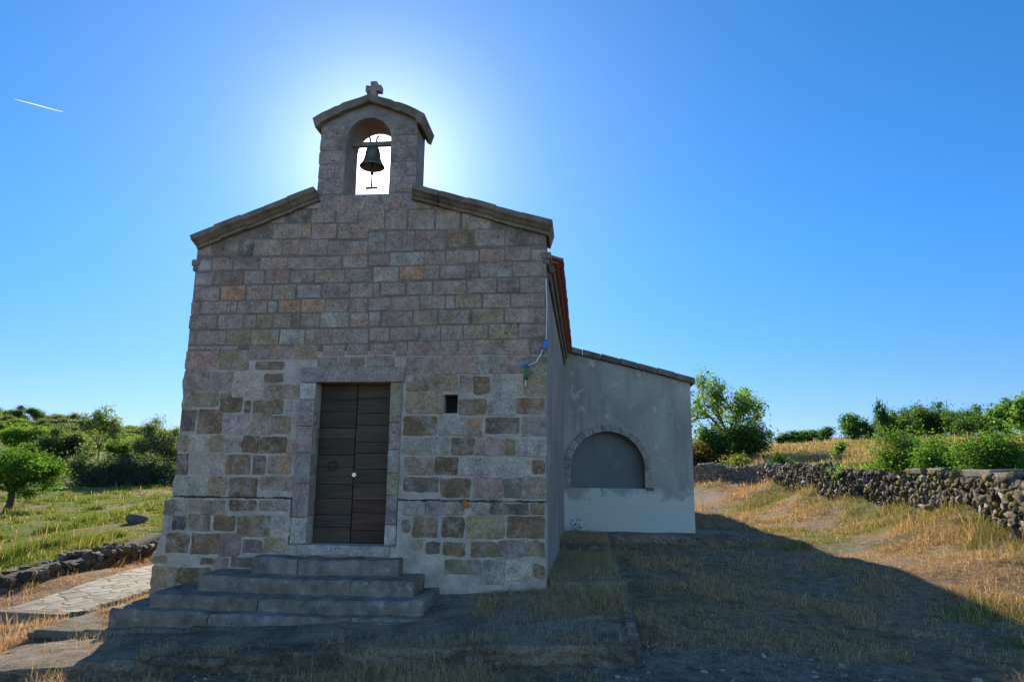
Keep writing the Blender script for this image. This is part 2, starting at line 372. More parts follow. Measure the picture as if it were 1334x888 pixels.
# zones: returns straw, green, bare weights
def zones(x, y):
    n1 = fbm(x*.33, y*.33, 4); n2 = fbm(x*1.1+40, y*1.1, 4)
    leftfield = sstep(-x - (9.0 + .12*np.maximum(y, 0)), -.4, .6) * sstep(y, -6, -2)
    green = np.clip(leftfield*(1.0 - .55*sstep(n1, .52, .66)), 0, 1)
    yard = 1-leftfield
    green = green + yard*.75*sstep(n1*.6+n2*.4+.05*sstep(x, 3.5, 7), .52, .62)*sstep(x, -1, 2)
    gravel = sstep(1.35-np.hypot((x-2.2)/2.3, (y+2.4)/1.0), .1, .6)*sstep(n2, .3, .5)
    road = sstep(1.2-np.hypot((x-4.6)/1.8, (y-24)/5), 0, .5)*.5*sstep(n2, .46, .56)
    path = sstep(1.2-np.hypot((x-4.0)/.8, (y-6)/10), .0, .6)*.25
    bare = np.clip(np.maximum(np.maximum(gravel, road), path) + .55*yard*sstep(fbm(x*.9-30, y*.9, 4), .58, .68), 0, 1)
    return np.clip(green, 0, 1), bare
STRAW = np.array([.28, .18, .105]); GREEN = np.array([.115, .15, .03]); BARE = np.array([.25, .20, .16])
def gcol(x, y):
    g, b = zones(x, y)
    c = STRAW*(1-g)[:, None] + GREEN*g[:, None]
    c = c*(1-.0*b)[:, None]; c = c*(1-b)[:, None] + BARE*b[:, None]
    return c
def graded(lo, hi, step, far, grow):
    a = list(np.arange(lo, hi+1e-6, step)); s = step; v = a[-1]
    while v < far: s *= grow; v += s; a.append(v)
    s = step; v = a[0]; pre = []
    while v > -far: s *= grow; v -= s; pre.append(v)
    return np.array(pre[::-1]+a)
gx = graded(-11, 11, .14, 3200, 1.07); gy = graded(-5, 13, .14, 3200, 1.06)
XX, YY = np.meshgrid(gx, gy); xf, yf = XX.ravel(), YY.ravel()
zf = G(xf, yf)
far = np.hypot(xf, yf) > 1500; zf[far] = -8
nx, ny = len(gx), len(gy)
ii = (np.arange(ny-1)[:, None]*nx + np.arange(nx-1)[None]).ravel()
quads = np.stack([ii, ii+1, ii+nx+1, ii+nx], 1)
fc = gcol(xf[quads].mean(1), yf[quads].mean(1))
me = np_mesh('ground', np.stack([xf, yf, zf], 1), np.full(len(quads), 4), quads.ravel(), fc, MAT['ground'], True)
ground = link('ground', me); set_props(ground, 'dry straw coloured ground around the chapel rising to the hills', 'ground', kind='structure')

# ------------------------------------------------------------------ terraces, path, kerbs
def slab_strip(name, front, back, zt, zb, n, label, cat, kind, mat=MAT['concrete'], amp=.02, seed=0):
    """a slab between polylines front / back (functions of u), top heights zt(u, v), skirt down to zb"""
    nu, nv = n; V = []; Fc = []
    for j in range(nv+1):
        for i in range(nu+1):
            u, v = i/nu, j/nv
            f, b = front(u), back(u); x = f[0]*(1-v)+b[0]*v; y = f[1]*(1-v)+b[1]*v
            ed = amp*2.2*(mnoise.noise((x*2.1, seed, 0))+.6*mnoise.noise((x*7.3, seed, 5))) if j == 0 else 0
            z = zt(u, v)+amp*mnoise.noise((x*1.7, y*1.7, seed))+amp*.5*mnoise.noise((x*6, y*6, seed))
            V.append((x, y-ed, z))
    W_ = nu+1
    for j in range(nv):
        for i in range(nu): Fc.append((j*W_+i, j*W_+i+1, (j+1)*W_+i+1, (j+1)*W_+i))
    per = [i for i in range(W_)] + [j*W_+nu for j in range(1, nv+1)] + [nv*W_+i for i in range(nu-1, -1, -1)] + [j*W_ for j in range(nv-1, 0, -1)]
    b0 = len(V)
    L = len(per); prev = per
    for q, dz in enumerate((.03, .07, .12, .18, .26, 1)):
        b0 = len(V); rowi = []
        for k in per:
            x, y, z = V[k]; zz2 = max(z-dz, zb) if dz < 1 else zb
            V.append((x+.02*mnoise.noise((x*11, y*11, zz2*14)), y-.012+.05*mnoise.noise((x*5.5, zz2*9, 3+seed))+.03*mnoise.noise((x*16, zz2*20, 5)), zz2)); rowi.append(len(V)-1)
        for k in range(L): Fc.append((prev[k], rowi[k], rowi[(k+1) % L], prev[(k+1) % L]))
        prev = rowi
    m = MB(); m.add(V, Fc); o = m.build(name, mat); o.data.flip_normals()
    # chamfer the front lip
    return set_props(o, label, cat, kind=kind)
def low_front(x): d = np.clip(.45-x, 0, 6.4); return -.05-.02*d-.0055*d*d
def up_z(x, y): u = np.clip((x+6.3)/6.75, 0, 1); v = np.clip((y+1.15)/1.15, 0, 1); return (-.30+.35*u**1.3)*(1-v)+(-.22+.42*u)*v
def side_z(x, y): return np.where(np.asarray(y) < 4.48, .2-.018*np.maximum(y, 0), .25)
slab_strip('lower_terrace', lambda u: (-6.15+6.6*u, -2.5+.55*u), lambda u: (-6.15+6.6*u, -1.0), lambda u, v: float(low_front(-6.15+6.6*u))+v*(.03+.04*u), -.9, (110, 22),
    'lowest worn stone terrace across the front of the chapel', 'terrace', 'structure', seed=1, amp=.03)
slab_strip('upper_terrace', lambda u: (-6.3+6.75*u, -1.18+.06*u), lambda u: (-6.1+6.55*u, .12), lambda u, v: float(up_z(-6.3+6.75*u, -1.15+1.15*v)), -.8, (110, 20),
    'upper worn stone terrace below the chapel steps', 'terrace', 'structure', seed=2, amp=.03)
slab_strip('side_terrace', lambda u: (-.55+1.0*u, .1), lambda u: (-.55+.97*u, 4.5), lambda u, v: float(side_z(0, 4.4*v+.05)), -.6, (14, 50),
    'narrow terrace beside the right wall of the chapel', 'terrace', 'structure', seed=3)
slab_strip('rear_side_terrace', lambda u: (-.55+1.0*u, 4.45), lambda u: (-.55+1.0*u, 7.0), lambda u, v: .25, -.5, (14, 24),
    'raised terrace step beside the right wall near the annex', 'terrace', 'structure', seed=4)
slab_strip('annex_ledge', lambda u: (-.5+3.95*u, 6.95), lambda u: (-.5+4.0*u, 8.6), lambda u, v: .235+.03*v, -.4, (50, 12),
    'low concrete ledge running along the foot of the annex', 'terrace', 'structure', seed=5)
# raised edging of the side terrace
m = MB()
ys = np.linspace(-1.93, 4.4, 26)
for a, b in zip(ys[:-1], ys[1:]):
    j = random.uniform(-.006, .006); zt_ = float(np.interp((a+b)/2, [-1.9, 0, 4.4], [-.035, .215, .135])); m.box(.40+j, .50+j, a+.004, b-.004, -.5, zt_+random.uniform(-.006, .006))
set_props(m.build('edging_kerb', MAT['concrete'], bevel=.012), 'narrow concrete edging along the right side of the terrace', 'kerb')
# paved path
def pz(x, y): return g1(x, y)+.03
m = MB(); P0 = [at(0, 795, 1)]
def path_pt(u, v):
    # centre line from the front left, behind the left wall of the chapel
    cl = [(-7.15, -.2), (-7.2, 1.2), (-7.3, 2.8), (-7.6, 5), (-7.9, 9)]; w = [.75, .72, .75, .8, .8]
    k = min(int(u*4), 3); t = u*4-k
    c = np.array(cl[k])*(1-t)+np.array(cl[k+1])*t; ww = w[k]*(1-t)+w[k+1]*t
    return c[0]+(v-.5)*2*ww+.05*mnoise.noise((c[1]*2, v*9, 1)), c[1]
nu, nv = 60, 10; V = []
for i in range(nu+1):
    for j in range(nv+1):
        x, y = path_pt(i/nu, j/nv); V.append((x, y, H(x, y)[0]+.045+.008*mnoise.noise((x*3, y*3, 0))))
Fc = [(i*(nv+1)+j, i*(nv+1)+j+1, (i+1)*(nv+1)+j+1, (i+1)*(nv+1)+j) for i in range(nu) for j in range(nv)]
m.add(V, Fc); o = m.build('path', MAT['paving'], smooth=True)
sm = o.modifiers.new('thick', 'SOLIDIFY'); sm.thickness = .12; sm.offset = -1
set_props(o, 'crazy paved stone path on the left of the chapel', 'path', kind='structure')
def kerb(x0, x1, y0, y1, zt0, zt1, zb, label):
    m = MB(); n = 12
    for i in range(n):
        a, b = i/n, (i+1)/n; xa, xb = x0+(x1-x0)*a, x0+(x1-x0)*b; za, zb_ = zt0+(zt1-zt0)*a, zt0+(zt1-zt0)*b
        e = .015*mnoise.noise((xa*3, 1, 0)); e2 = .015*mnoise.noise((xb*3, 1, 0))
        m.hexa([(xa,y0+e,zb),(xb,y0+e2,zb),(xb,y1,zb),(xa,y1,zb),(xa,y0+e,za),(xb,y0+e2,zb_),(xb,y1,zb_),(xa,y1,za)])
    bm = bmesh.new(); me = m.mesh('kerb', MAT['concrete']); bm.from_mesh(me); bmesh.ops.remove_doubles(bm, verts=bm.verts, dist=.001); 
    bm.to_mesh(me); bm.free(); o = link('kerb', me); md = o.modifiers.new('b', 'BEVEL'); md.width = .015; md.segments = 2; md.limit_method = 'ANGLE'
    return set_props(o, label, 'kerb')
kerb(-8.3, -6.55, -.32, -.1, -.27, -.29, -.8, 'pale concrete kerb closing the near end of the paved path')
kerb(-9.6, -5.9, -2.75, -2.5, -.50, -.44, -.9, 'dark half buried kerb at the front left below the terraces')

# ------------------------------------------------------------------ chapel
chapel = empty('stone_chapel', (-3, 0, 0), 'small stone chapel with bell gable, plank door and plastered side annex', 'chapel')
FX0, FX1 = -5.43, -.495
TINT = dict(g=(.25,.195,.165), p=(.285,.20,.165), o=(.36,.19,.11), b=(.165,.108,.062), k=(.125,.085,.042), d=(.125,.10,.085), D=(.05,.05,.053), l=(.30,.26,.23), t=(.255,.19,.12), w=(.385,.325,.285), v=(.21,.14,.14), m=(.19,.145,.12), r=(.24,.125,.075))
STONES = """-540,448,-522,472,g -522,447,-503,470,d -503,446,-481,474,m -481,446,-460,471,d -460,446,-418,470,g -418,447,-394,469,p -394,446,-352,468,g -352,445,-320,466,g -320,444,-295,465,p -470,474,-454,490,d -453,473,-434,491,d -434,471,-391,492,g
-391,472,-378,492,t -377,469,-341,491,p -339,468,-296,490,p -539,426,-520,442,l -519,426,-489,445,p -488,426,-450,443,m -449,426,-409,444,p -408,426,-370,443,g -369,425,-331,443,g -330,426,-294,444,g -540,405,-516,423,l -515,405,-471,424,m
-470,406,-441,425,g -439,406,-405,425,p -403,406,-369,424,g -368,406,-327,424,p -326,406,-289,425,g -540,382,-504,404,g -502,383,-467,404,o -465,383,-428,404,p -427,383,-394,404,g -392,385,-358,403,l -356,384,-318,405,g -317,384,-285,404,g
-541,363,-531,381,g -530,364,-491,382,p -491,365,-477,381,g -476,364,-433,382,g -432,365,-420,381,l -417,365,-386,382,o -385,364,-351,383,o -350,364,-318,382,p -317,364,-292,383,p -540,343,-504,362,g -502,343,-467,363,g -464,343,-447,362,g
-446,343,-424,362,t -423,343,-398,363,p -397,344,-385,362,m -384,344,-358,363,m -356,343,-316,364,l -315,343,-290,363,p -541,321,-533,340,g -532,321,-490,340,p -489,320,-454,341,t -453,319,-414,341,t -412,320,-377,341,l -376,320,-339,341,p
-338,320,-288,341,g -295,448,-271,477,g -270,449,-230,478,g -229,449,-186,477,g -185,452,-148,478,b -147,453,-106,477,g -105,453,-52,478,d -293,429,-264,445,g -263,428,-216,447,l -215,428,-186,447,g -185,429,-168,448,g -168,430,-140,448,p
-139,430,-106,449,p -104,432,-70,451,p -69,431,-50,447,l -285,406,-250,427,l -249,408,-215,427,o -215,408,-194,428,g -193,409,-158,427,p -157,408,-140,428,m -139,409,-95,430,g -94,410,-51,430,g -284,384,-276,404,p -274,387,-240,405,g
-238,387,-204,405,g -201,386,-157,406,p -155,388,-116,408,g -114,388,-85,408,v -84,387,-52,408,g -290,366,-259,383,g -258,366,-220,385,p -219,367,-185,385,g -184,367,-172,385,l -171,368,-136,386,t -133,367,-97,386,p -96,368,-53,386,p
-289,344,-273,364,g -271,344,-229,364,p -227,345,-194,365,p -193,346,-151,365,g -148,346,-105,366,t -104,346,-64,366,p -64,346,-52,366,g -286,324,-260,342,p -259,325,-219,342,p -218,323,-190,344,g -189,324,-160,344,g -159,326,-126,344,t
-125,325,-86,345,t -85,327,-52,345,p -539,313,-470,319,g -539,286,-498,312,p -496,286,-454,312,t -454,299,-392,319,p -392,299,-356,320,t -444,285,-402,297,b -542,258,-509,285,p -508,256,-474,283,g -473,249,-430,283,w -430,268,-402,281,b
-428,247,-418,267,g -417,246,-405,265,t -404,246,-375,265,p -542,233,-530,257,g -529,236,-492,255,t -490,228,-457,255,k -455,226,-445,245,b -443,225,-399,245,b -397,224,-381,244,w -543,202,-521,232,d -519,199,-483,233,b -482,199,-442,225,l
-442,200,-414,225,p -413,201,-389,223,t -378,203,-355,224,p -250,303,-234,322,g -233,303,-190,323,p -189,303,-166,324,g -165,303,-147,324,p -147,304,-106,324,p -105,303,-71,325,p -71,303,-52,328,d -235,279,-200,301,g -199,279,-176,301,p
-175,279,-140,302,p -139,279,-126,302,l -124,279,-107,302,g -106,280,-73,301,p -72,279,-51,302,g -225,269,-204,277,p -232,257,-204,268,t -201,256,-164,278,t -162,255,-146,277,g -145,252,-122,276,b -117,250,-108,278,l -107,250,-79,274,w
-78,250,-51,277,t -231,227,-184,255,t -163,225,-126,247,b -124,225,-89,248,l -89,226,-52,248,r -236,198,-190,224,k -188,199,-153,224,l -152,208,-131,222,o -154,197,-132,207,g -128,201,-82,223,d -79,199,-52,223,g -543,176,-529,196,t
-529,176,-499,198,w -498,176,-480,197,t -479,176,-456,194,l -454,174,-429,198,k -428,174,-391,196,k -390,174,-377,193,p -544,145,-526,174,k -525,146,-475,172,w -473,146,-439,173,b -436,146,-418,171,d -415,148,-397,171,p -396,147,-383,171,o
-543,117,-495,143,l -494,119,-470,143,t -467,117,-427,143,b -424,127,-379,144,p -551,94,-537,113,g -535,99,-500,113,l -499,95,-468,112,g -461,100,-423,114,k -420,101,-382,114,g -537,74,-518,93,D -516,74,-485,96,k -481,74,-451,94,b
-449,68,-403,95,b -402,69,-378,94,w -543,46,-511,71,b -509,45,-470,72,b -469,44,-442,72,v -439,48,-412,65,d -410,50,-382,67,t -560,33,-540,41,t -494,32,-475,41,k -474,25,-457,40,v -453,30,-423,43,d -558,3,-523,28,t
-523,8,-479,29,k -557,-10,-526,2,v -510,-7,-498,-0,d -235,174,-176,196,l -172,173,-141,196,b -140,174,-101,195,p -100,174,-89,195,t -88,173,-52,194,l -232,149,-194,171,p -193,148,-161,172,k -158,149,-120,170,l -117,149,-70,170,w
-67,150,-51,169,b -233,127,-186,146,d -185,120,-144,145,b -141,121,-105,146,p -103,121,-80,146,d -79,121,-52,147,g -229,99,-202,116,l -201,100,-151,117,g -141,101,-119,118,l -118,101,-69,117,d -68,101,-52,117,b -231,76,-221,95,d
-217,71,-184,97,b -180,71,-151,98,k -147,72,-101,99,t -97,73,-53,100,b -215,57,-204,68,t -200,51,-180,67,d -177,50,-148,67,b -142,49,-108,68,b -108,51,-75,69,v -72,52,-57,70,t -56,50,-52,69,b -175,28,-129,46,d
-127,18,-100,46,l -98,23,-66,47,w -64,26,-52,42,k -350,304,-319,319,p -317,305,-287,320,g -285,305,-252,320,p -355,289,-329,302,g -326,290,-292,302,p -288,290,-252,303,g -442,494,-417,512,g -414,494,-381,512,d -379,493,-345,511,p
-343,492,-312,511,g -310,481,-274,510,p -272,480,-242,509,g -240,479,-203,508,g -201,478,-167,507,p -164,477,-124,504,g -389,514,-360,530,g -358,513,-322,530,p -320,512,-284,529,g -282,511,-245,528,p -243,509,-208,526,g -206,508,-178,523,g
-124,474,-94,480,d"""
stone_list = [(float(a)/100, float(b)/100, float(c)/100, float(d)/100, e) for a, b, c, d, e in (t.split(',') for t in STONES.split())]
def stone_block(m, x0, z0, x1, z1, col, yb, prot, rr, jit, r):
    """one dressed block: a rounded irregular outline, pillowed out of the wall plane yb by prot"""
    w, h = x1-x0, z1-z0; cx, cz = (x0+x1)/2, (z0+z1)/2; rc = min(rr, w*.4, h*.4); pts = []
    for (sx, sz, a0) in ((1,1,0),(-1,1,90),(-1,-1,180),(1,-1,270)):
        cc = (cx+sx*(w/2-rc), cz+sz*(h/2-rc))
        for k in range(4):
            a = math.radians(a0+k*30); pts.append((cc[0]+rc*math.cos(a), cc[1]+rc*math.sin(a)))
        # intermediate points along the edge to the next corner
        nx_, nz_ = {(1,1):(-1,1),(-1,1):(-1,-1),(-1,-1):(1,-1),(1,-1):(1,1)}[(sx,sz)]
        a = math.radians(a0+90); s0 = (cc[0]+rc*math.cos(a), cc[1]+rc*math.sin(a)); c2 = (cx+nx_*(w/2-rc), cz+nz_*(h/2-rc)); s1 = (c2[0]+rc*math.cos(a), c2[1]+rc*math.sin(a))
        for t in (.25, .5, .75): pts.append((s0[0]*(1-t)+s1[0]*t, s0[1]*(1-t)+s1[1]*t))
    sd = r.uniform(0, 100); out = []
    for (x, z) in pts:
        d = jit*(mnoise.noise((x*9, z*9, sd))*1.3+.6*mnoise.noise((x*25, z*25, sd)))
        L = math.hypot(x-cx, z-cz)+1e-6; out.append((x+(x-cx)/L*d, z+(z-cz)/L*d))
    N = len(out); V = []
    tx, tz = r.uniform(-.02, .02), r.uniform(-.02, .02)
    for (ins, pr) in ((0, -.03), (.003, prot*.55), (.016, prot)):
        for (x, z) in out:
            L = math.hypot(x-cx, z-cz)+1e-6; k = max(0, 1-ins/L)
            V.append((cx+(x-cx)*k, yb-pr-(tx*(x-cx)+tz*(z-cz))*(pr > 0), cz+(z-cz)*k))
    fs = []
    for q in range(2):
        for k in range(N): fs.append((q*N+k, q*N+(k+1) % N, (q+1)*N+(k+1) % N, (q+1)*N+k))
    fs.append(tuple(2*N+k for k in range(N)))
    m.add(V, fs, col)
r0 = random.Random(5)
# facade: backing wall (mortar) in pieces round the door and the small window, upper and lower
m = MB()
DX0, DX1, DZ0, DZ1 = -3.56, -2.535, .6, 2.68
WX0, WX1, WZ0, WZ1 = -1.83, -1.64, 2.275, 2.52
T = .38; ZS = 3.1
PLZ = 1.165
pale = []
for (a, b, c, d) in ((FX0, DX0, -.4, ZS), (DX1, WX0, -.4, ZS), (WX1, FX1, -.4, ZS), (DX0, DX1, DZ1, ZS), (WX0, WX1, -.4, WZ0), (WX0, WX1, WZ1, ZS), (DX0, DX1, -.4, DZ0)):
    m.box(a, b, 0, T, c, d)
m.box(WX0-.05, WX1+.05, T-.06, T-.03, WZ0-.05, WZ1+.05)
facade = m.build('facade', MAT['mortar_pale'], chapel)
m = MB()
prof = [(FX0, ZS), (FX1, ZS), (FX1, 4.84), (-2.2, 5.30), (-3.73, 5.30), (FX0, 4.72)]
n = len(prof); V = [(x, 0, z) for x, z in prof] + [(x, T, z) for x, z in prof]
m.add(V, [tuple(range(n)), tuple(range(2*n-1, n-1, -1))] + [(i, n+i, n+(i+1) % n, (i+1) % n) for i in range(n)])
for ln in stone_list:
    pass
up = m.build('facade_gable_wall', MAT['mortar_dark'], chapel)
# plinth
m = MB()
Lp = [(-5.64,-.45),(-5.60,-.1),(-5.56,.107),(-5.575,.42),(-5.54,.585),(-5.50,.71),(-5.505,.98),(-5.455,1.10),(-5.42,PLZ)]
def plinth_piece(pl, pr, y0):
    V = [(x, y0, z) for x, z in pl]+[(x, y0, z) for x, z in pr]; k = len(pl)
    fr = [(i, k+i, k+i+1, i+1) for i in range(k-1)]
    V2 = [(x, .3, z) for x, y, z in V]; b = 2*k
    side = [(i+1, b+i+1, b+i, i) for i in range(k-1)] + [(k+i, b+k+i, b+k+i+1, k+i+1) for i in range(k-1)]
    m.add(V+V2, fr+side+[(k-1, 2*k-1, b+2*k-1, b+k-1)])
plinth_piece(Lp, [(-3.79, z) for x, z in Lp], -.055)
Rz = [-.45, .2, .6, PLZ]
plinth_piece([(-2.37, z) for z in Rz], [(FX1+.012, z) for z in Rz], -.05)
m.box(-3.79, -2.37, -.052, .1, -.45, .585)
plinth = m.build('plinth', MAT['mortar_pale'], chapel)
m = MB(); rl = random.Random(8)  # thin uneven dark strip along the top edge of the plinth
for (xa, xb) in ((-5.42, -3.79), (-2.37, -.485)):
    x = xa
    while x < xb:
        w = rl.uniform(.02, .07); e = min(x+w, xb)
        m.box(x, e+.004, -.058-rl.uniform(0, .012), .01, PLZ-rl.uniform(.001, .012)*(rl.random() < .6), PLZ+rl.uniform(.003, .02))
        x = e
m.build('ledge_strip', MAT['ledge'], plinth)
# dressed stones
def in_gable(x, z):
    top = 4.84+(-.45-x)*.297 if x > -2.98 else 4.72+(x+5.43)*.372
    return z < max(top, 5.29 if -3.72 < x < -2.33 else 0)-.05
m = MB(); mpl = MB(); mpr = MB()
for (x0, z0, x1, z1, c) in stone_list:
    mp = mpl if x0 < -3 else mpr
    base = np.array(TINT[c])*.86+np.array([.25, .19, .15])*.14; base = base*np.array([1.08, .985, .89]); k = r0.uniform(.9, 1.12); col = tuple(v*k*r0.uniform(.96, 1.04) for v in base)
    upper = z0 > 2.98
    if not (in_gable(x0+.03, z1) and in_gable(x1-.03, z1)):
        z1 = min(z1, min(4.84+(-.45-x)*.297 if x > -2.98 else 4.72+(x+5.43)*.372 for x in (x0, x1))-.06)
        if z1-z0 < .06: continue
    if x1 > FX1-.06: x1 = FX1+r0.uniform(-.004, .008)
    plinth_s = z1 < PLZ+.03
    if x0 < -5.36 and not plinth_s: x0 = FX0+r0.uniform(-.02, .012)
    if plinth_s: z1 = min(z1, PLZ-.01)
    yb = -.055 if plinth_s else 0
    g = .001 if upper else .002
    if not upper and c in 'gplwvt': x0 -= .012; x1 += .012; z0 -= .010; z1 += .010
    if plinth_s: z1 = min(z1, PLZ-.01)
    if c == 'w': stone_block(m if not plinth_s else mp, x0, z0, x1, z1, col, yb, .003, .05, .012, r0)
    else: stone_block(mp if plinth_s else m, x0+g, z0+g, x1-g, z1-g, col, yb, r0.uniform(.004, .010) if upper else r0.uniform(.004, .013), .014 if upper else .028, .007 if upper else .016, r0)
# left quoins filling the upper edge where the photograph shows a narrow strip
link_stones = m.build('dressed_stones', MAT['stone'], facade)
mpl.build('plinth_stones', MAT['stone'], bpy.data.objects['plinth']); mpr.build('plinth_stones', MAT['stone'], bpy.data.objects['plinth'])
# window recess lining
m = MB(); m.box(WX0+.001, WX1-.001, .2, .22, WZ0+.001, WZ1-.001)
m.build('window_slot', MAT['dark_hole'], facade)
# raking cornices
CPROF = [(T+.14, 0), (-.16, 0), (-.165, -.075), (-.12, -.10), (-.085, -.13), (-.06, -.138), (-.06, -.18), (.0, -.185), (T+.14, -.185)]
def cornice(p0, p1, name, nseg, r):
    m = MB(); p0 = np.array(p0); p1 = np.array(p1); d = (p1-p0); L = np.linalg.norm(d); d /= L; up_ = np.array([-d[1], d[0]])
    if up_[1] < 0: up_ = -up_
    ts = np.linspace(0, 1, nseg+1); ts[1:-1] += np.array([r.uniform(-.02, .02) for _ in ts[1:-1]])
    for k in range(nseg):
        a, b = ts[k]+.0012, ts[k+1]-.0012; dz = r.uniform(-.012, .012); dy = r.uniform(-.012, .012); V = []
        nn = 6
        for q in range(nn+1):
            t = a+(b-a)*q/nn; c = p0+d*L*t
            for (y, h) in CPROF:
                wob = .012*mnoise.noise((c[0]*4, y*9, h*9+3)); p = c+up_*(h+dz+wob); V.append((p[0], y+dy+wob, p[1]))
        N = len(CPROF); fs = [(q*N+i, q*N+(i+1) % N, (q+1)*N+(i+1) % N, (q+1)*N+i) for q in range(nn) for i in range(N)]
        fs += [tuple(range(N-1, -1, -1)), tuple(nn*N+i for i in range(N))]
        m.add(V, fs)
    o = m.build(name, MAT['cornice'], chapel)
    bm = bmesh.new(); bm.from_mesh(o.data); bmesh.ops.recalc_face_normals(bm, faces=bm.faces); bm.to_mesh(o.data); bm.free()
    return o
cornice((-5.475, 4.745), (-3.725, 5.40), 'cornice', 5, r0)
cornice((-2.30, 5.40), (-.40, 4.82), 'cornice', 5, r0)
def corbel(x0, x1):
    m = MB(); m.box(x0, x1, -.025, T-.02, 4.335, 4.43); m.box(x0+.02, x1-.02, -.015, T-.03, 4.26, 4.3345); m.build('corbel', MAT['cornice'], chapel, bevel=.018)
corbel(-5.49, -5.36); corbel(-.56, -.425)

# door frame, door
frame = MB()
def block(m, x0, x1, y0, y1, z0, z1, col, j=.006):
    pts = [(x0,y0,z0),(x1,y0,z0),(x1,y1,z0),(x0,y1,z0),(x0,y0,z1),(x1,y0,z1),(x1,y1,z1),(x0,y1,z1)]
    m.hexa([(a+r0.uniform(-j,j), b+r0.uniform(-j,j)*.5, c+r0.uniform(-j,j)*.5) for a, b, c in pts], col)
block(frame, -3.755, -2.355, -.05, .24, 2.68, 2.885, TINT['g'])
frame_o = frame.build('door_frame', MAT['stone'], chapel, bevel=.012)
def jamb(x0, x1, cuts, cols, xin):
    m = MB()
    for k in range(len(cuts)-1):
        block(m, x0, x1, -.035, .24, cuts[k]+.004, cuts[k+1]-.004, cols[k], .004)
    return m.build('jamb', MAT['stone'], frame_o, bevel=.01)
gw = TINT['g']; jl = jamb(-3.775, -3.56, (.6, .93, 1.36, 1.75, 2.1, 2.45, 2.678), (TINT['w'], TINT['p'], gw, TINT['p'], gw, TINT['w']), 0)
jr = jamb(-2.535, -2.385, (.6, .86, 1.22, 1.5, 1.8, 2.15, 2.678), (TINT['w'], gw, TINT['t'], gw, TINT['p'], TINT['t']), 0)
m = MB(); block(m, -3.66, -2.45, -.10, .24, .47, .6, TINT['l']); m.build('sill', MAT['stone'], frame_o, bevel=.015)
door = MB(); door.box(-3.56, -2.535, .235, .26, .6, 2.68, (.3, .3, .3))
door_o = door.build('door', MAT['wood'], chapel)
mid = -3.05
def leaf(x0, x1):
    m = MB(); zs = [.605, .80, .96, 1.17, 1.35, 1.57, 1.73, 1.95, 2.09, 2.31, 2.46, 2.675] if x0 < -3.2 else [.605, .77, .99, 1.15, 1.37, 1.55, 1.76, 1.91, 2.13, 2.29, 2.49, 2.675]
    for a, b in zip(zs[:-1], zs[1:]):
        k = r0.uniform(.7, 1.3); y = .19+r0.uniform(-.004, .004)
        red = a < 1.0 and x0 > -3.2; m.box(x0, x1, y, .234, a+.002, b-.002, (k*1.15, k*.8, k*.78) if red else (k, k*r0.uniform(.92, 1.03), k*r0.uniform(.85, 1.05)))
    return m.build('door_leaf', MAT['wood'], door_o, bevel=.006)
leaf(-3.556, mid-.006); leaf(mid+.006, -2.539)
m = MB(); m.tube([(-3.03, .196, 1.475), (-3.03, .15, 1.475)], [.032, .028], 14); m.build('door_lock', MAT['brass'], door_o)
m = MB(); m.tube([(-3.34, .19, 1.62), (-3.34, .165, 1.62)], .05, 10)
ringp = [(-3.34+.055*math.sin(a), .155, 1.585+.055*math.cos(a)) for a in np.linspace(0, 2*math.pi, 13)]
m.tube(ringp, .009, 6); m.build('door_handle', MAT['iron'], door_o)

# bell gable with arched opening
BX0, BX1, OX0, OX1 = -3.72, -2.325, -3.345, -2.695; BY = .5; OC = (OX0+OX1)/2; OR_ = (OX1-OX0)/2; OSP = 6.17
m = MB()
z_b = 5.30
def belfry_top(x):
    u = abs(x+3.02)/.80; return 6.72-.10*u-.20*u*u-.02
nA = 14; xs_a = [OC-OR_*math.cos(math.pi*i/nA) for i in range(nA+1)]; za = [OSP+OR_*math.sin(math.pi*i/nA) for i in range(nA+1)]
m.box(BX0, BX1, .012, BY, z_b-.7, 5.29); m.box(BX0, BX1, 0, BY, 5.2905, 5.33)
def quad_col(xa, xb, zla, zlb, zta, ztb):
    m.hexa([(xa,0,zla),(xb,0,zlb),(xb,BY,zlb),(xa,BY,zla),(xa,0,zta),(xb,0,ztb),(xb,BY,ztb),(xa,BY,zta)])
quad_col(BX0, OX0, 5.33, 5.33, belfry_top(BX0), belfry_top(OX0)); quad_col(OX1, BX1, 5.33, 5.33, belfry_top(OX1), belfry_top(BX1))
for i in range(nA): quad_col(xs_a[i], xs_a[i+1], za[i], za[i+1], belfry_top(xs_a[i]), belfry_top(xs_a[i+1]))
bg = m.build('bell_gable', MAT['belfry'], chapel)
bm = bmesh.new(); bm.from_mesh(bg.data); bmesh.ops.remove_doubles(bm, verts=bm.verts, dist=.0008)
seen = {}
for f in list(bm.faces):
    k = tuple(sorted(v.index for v in f.verts)); seen.setdefault(k, []).append(f)
bmesh.ops.delete(bm, geom=[f for v in seen.values() if len(v) > 1 for f in v], context='FACES_ONLY')
bm.to_mesh(bg.data); bm.free()
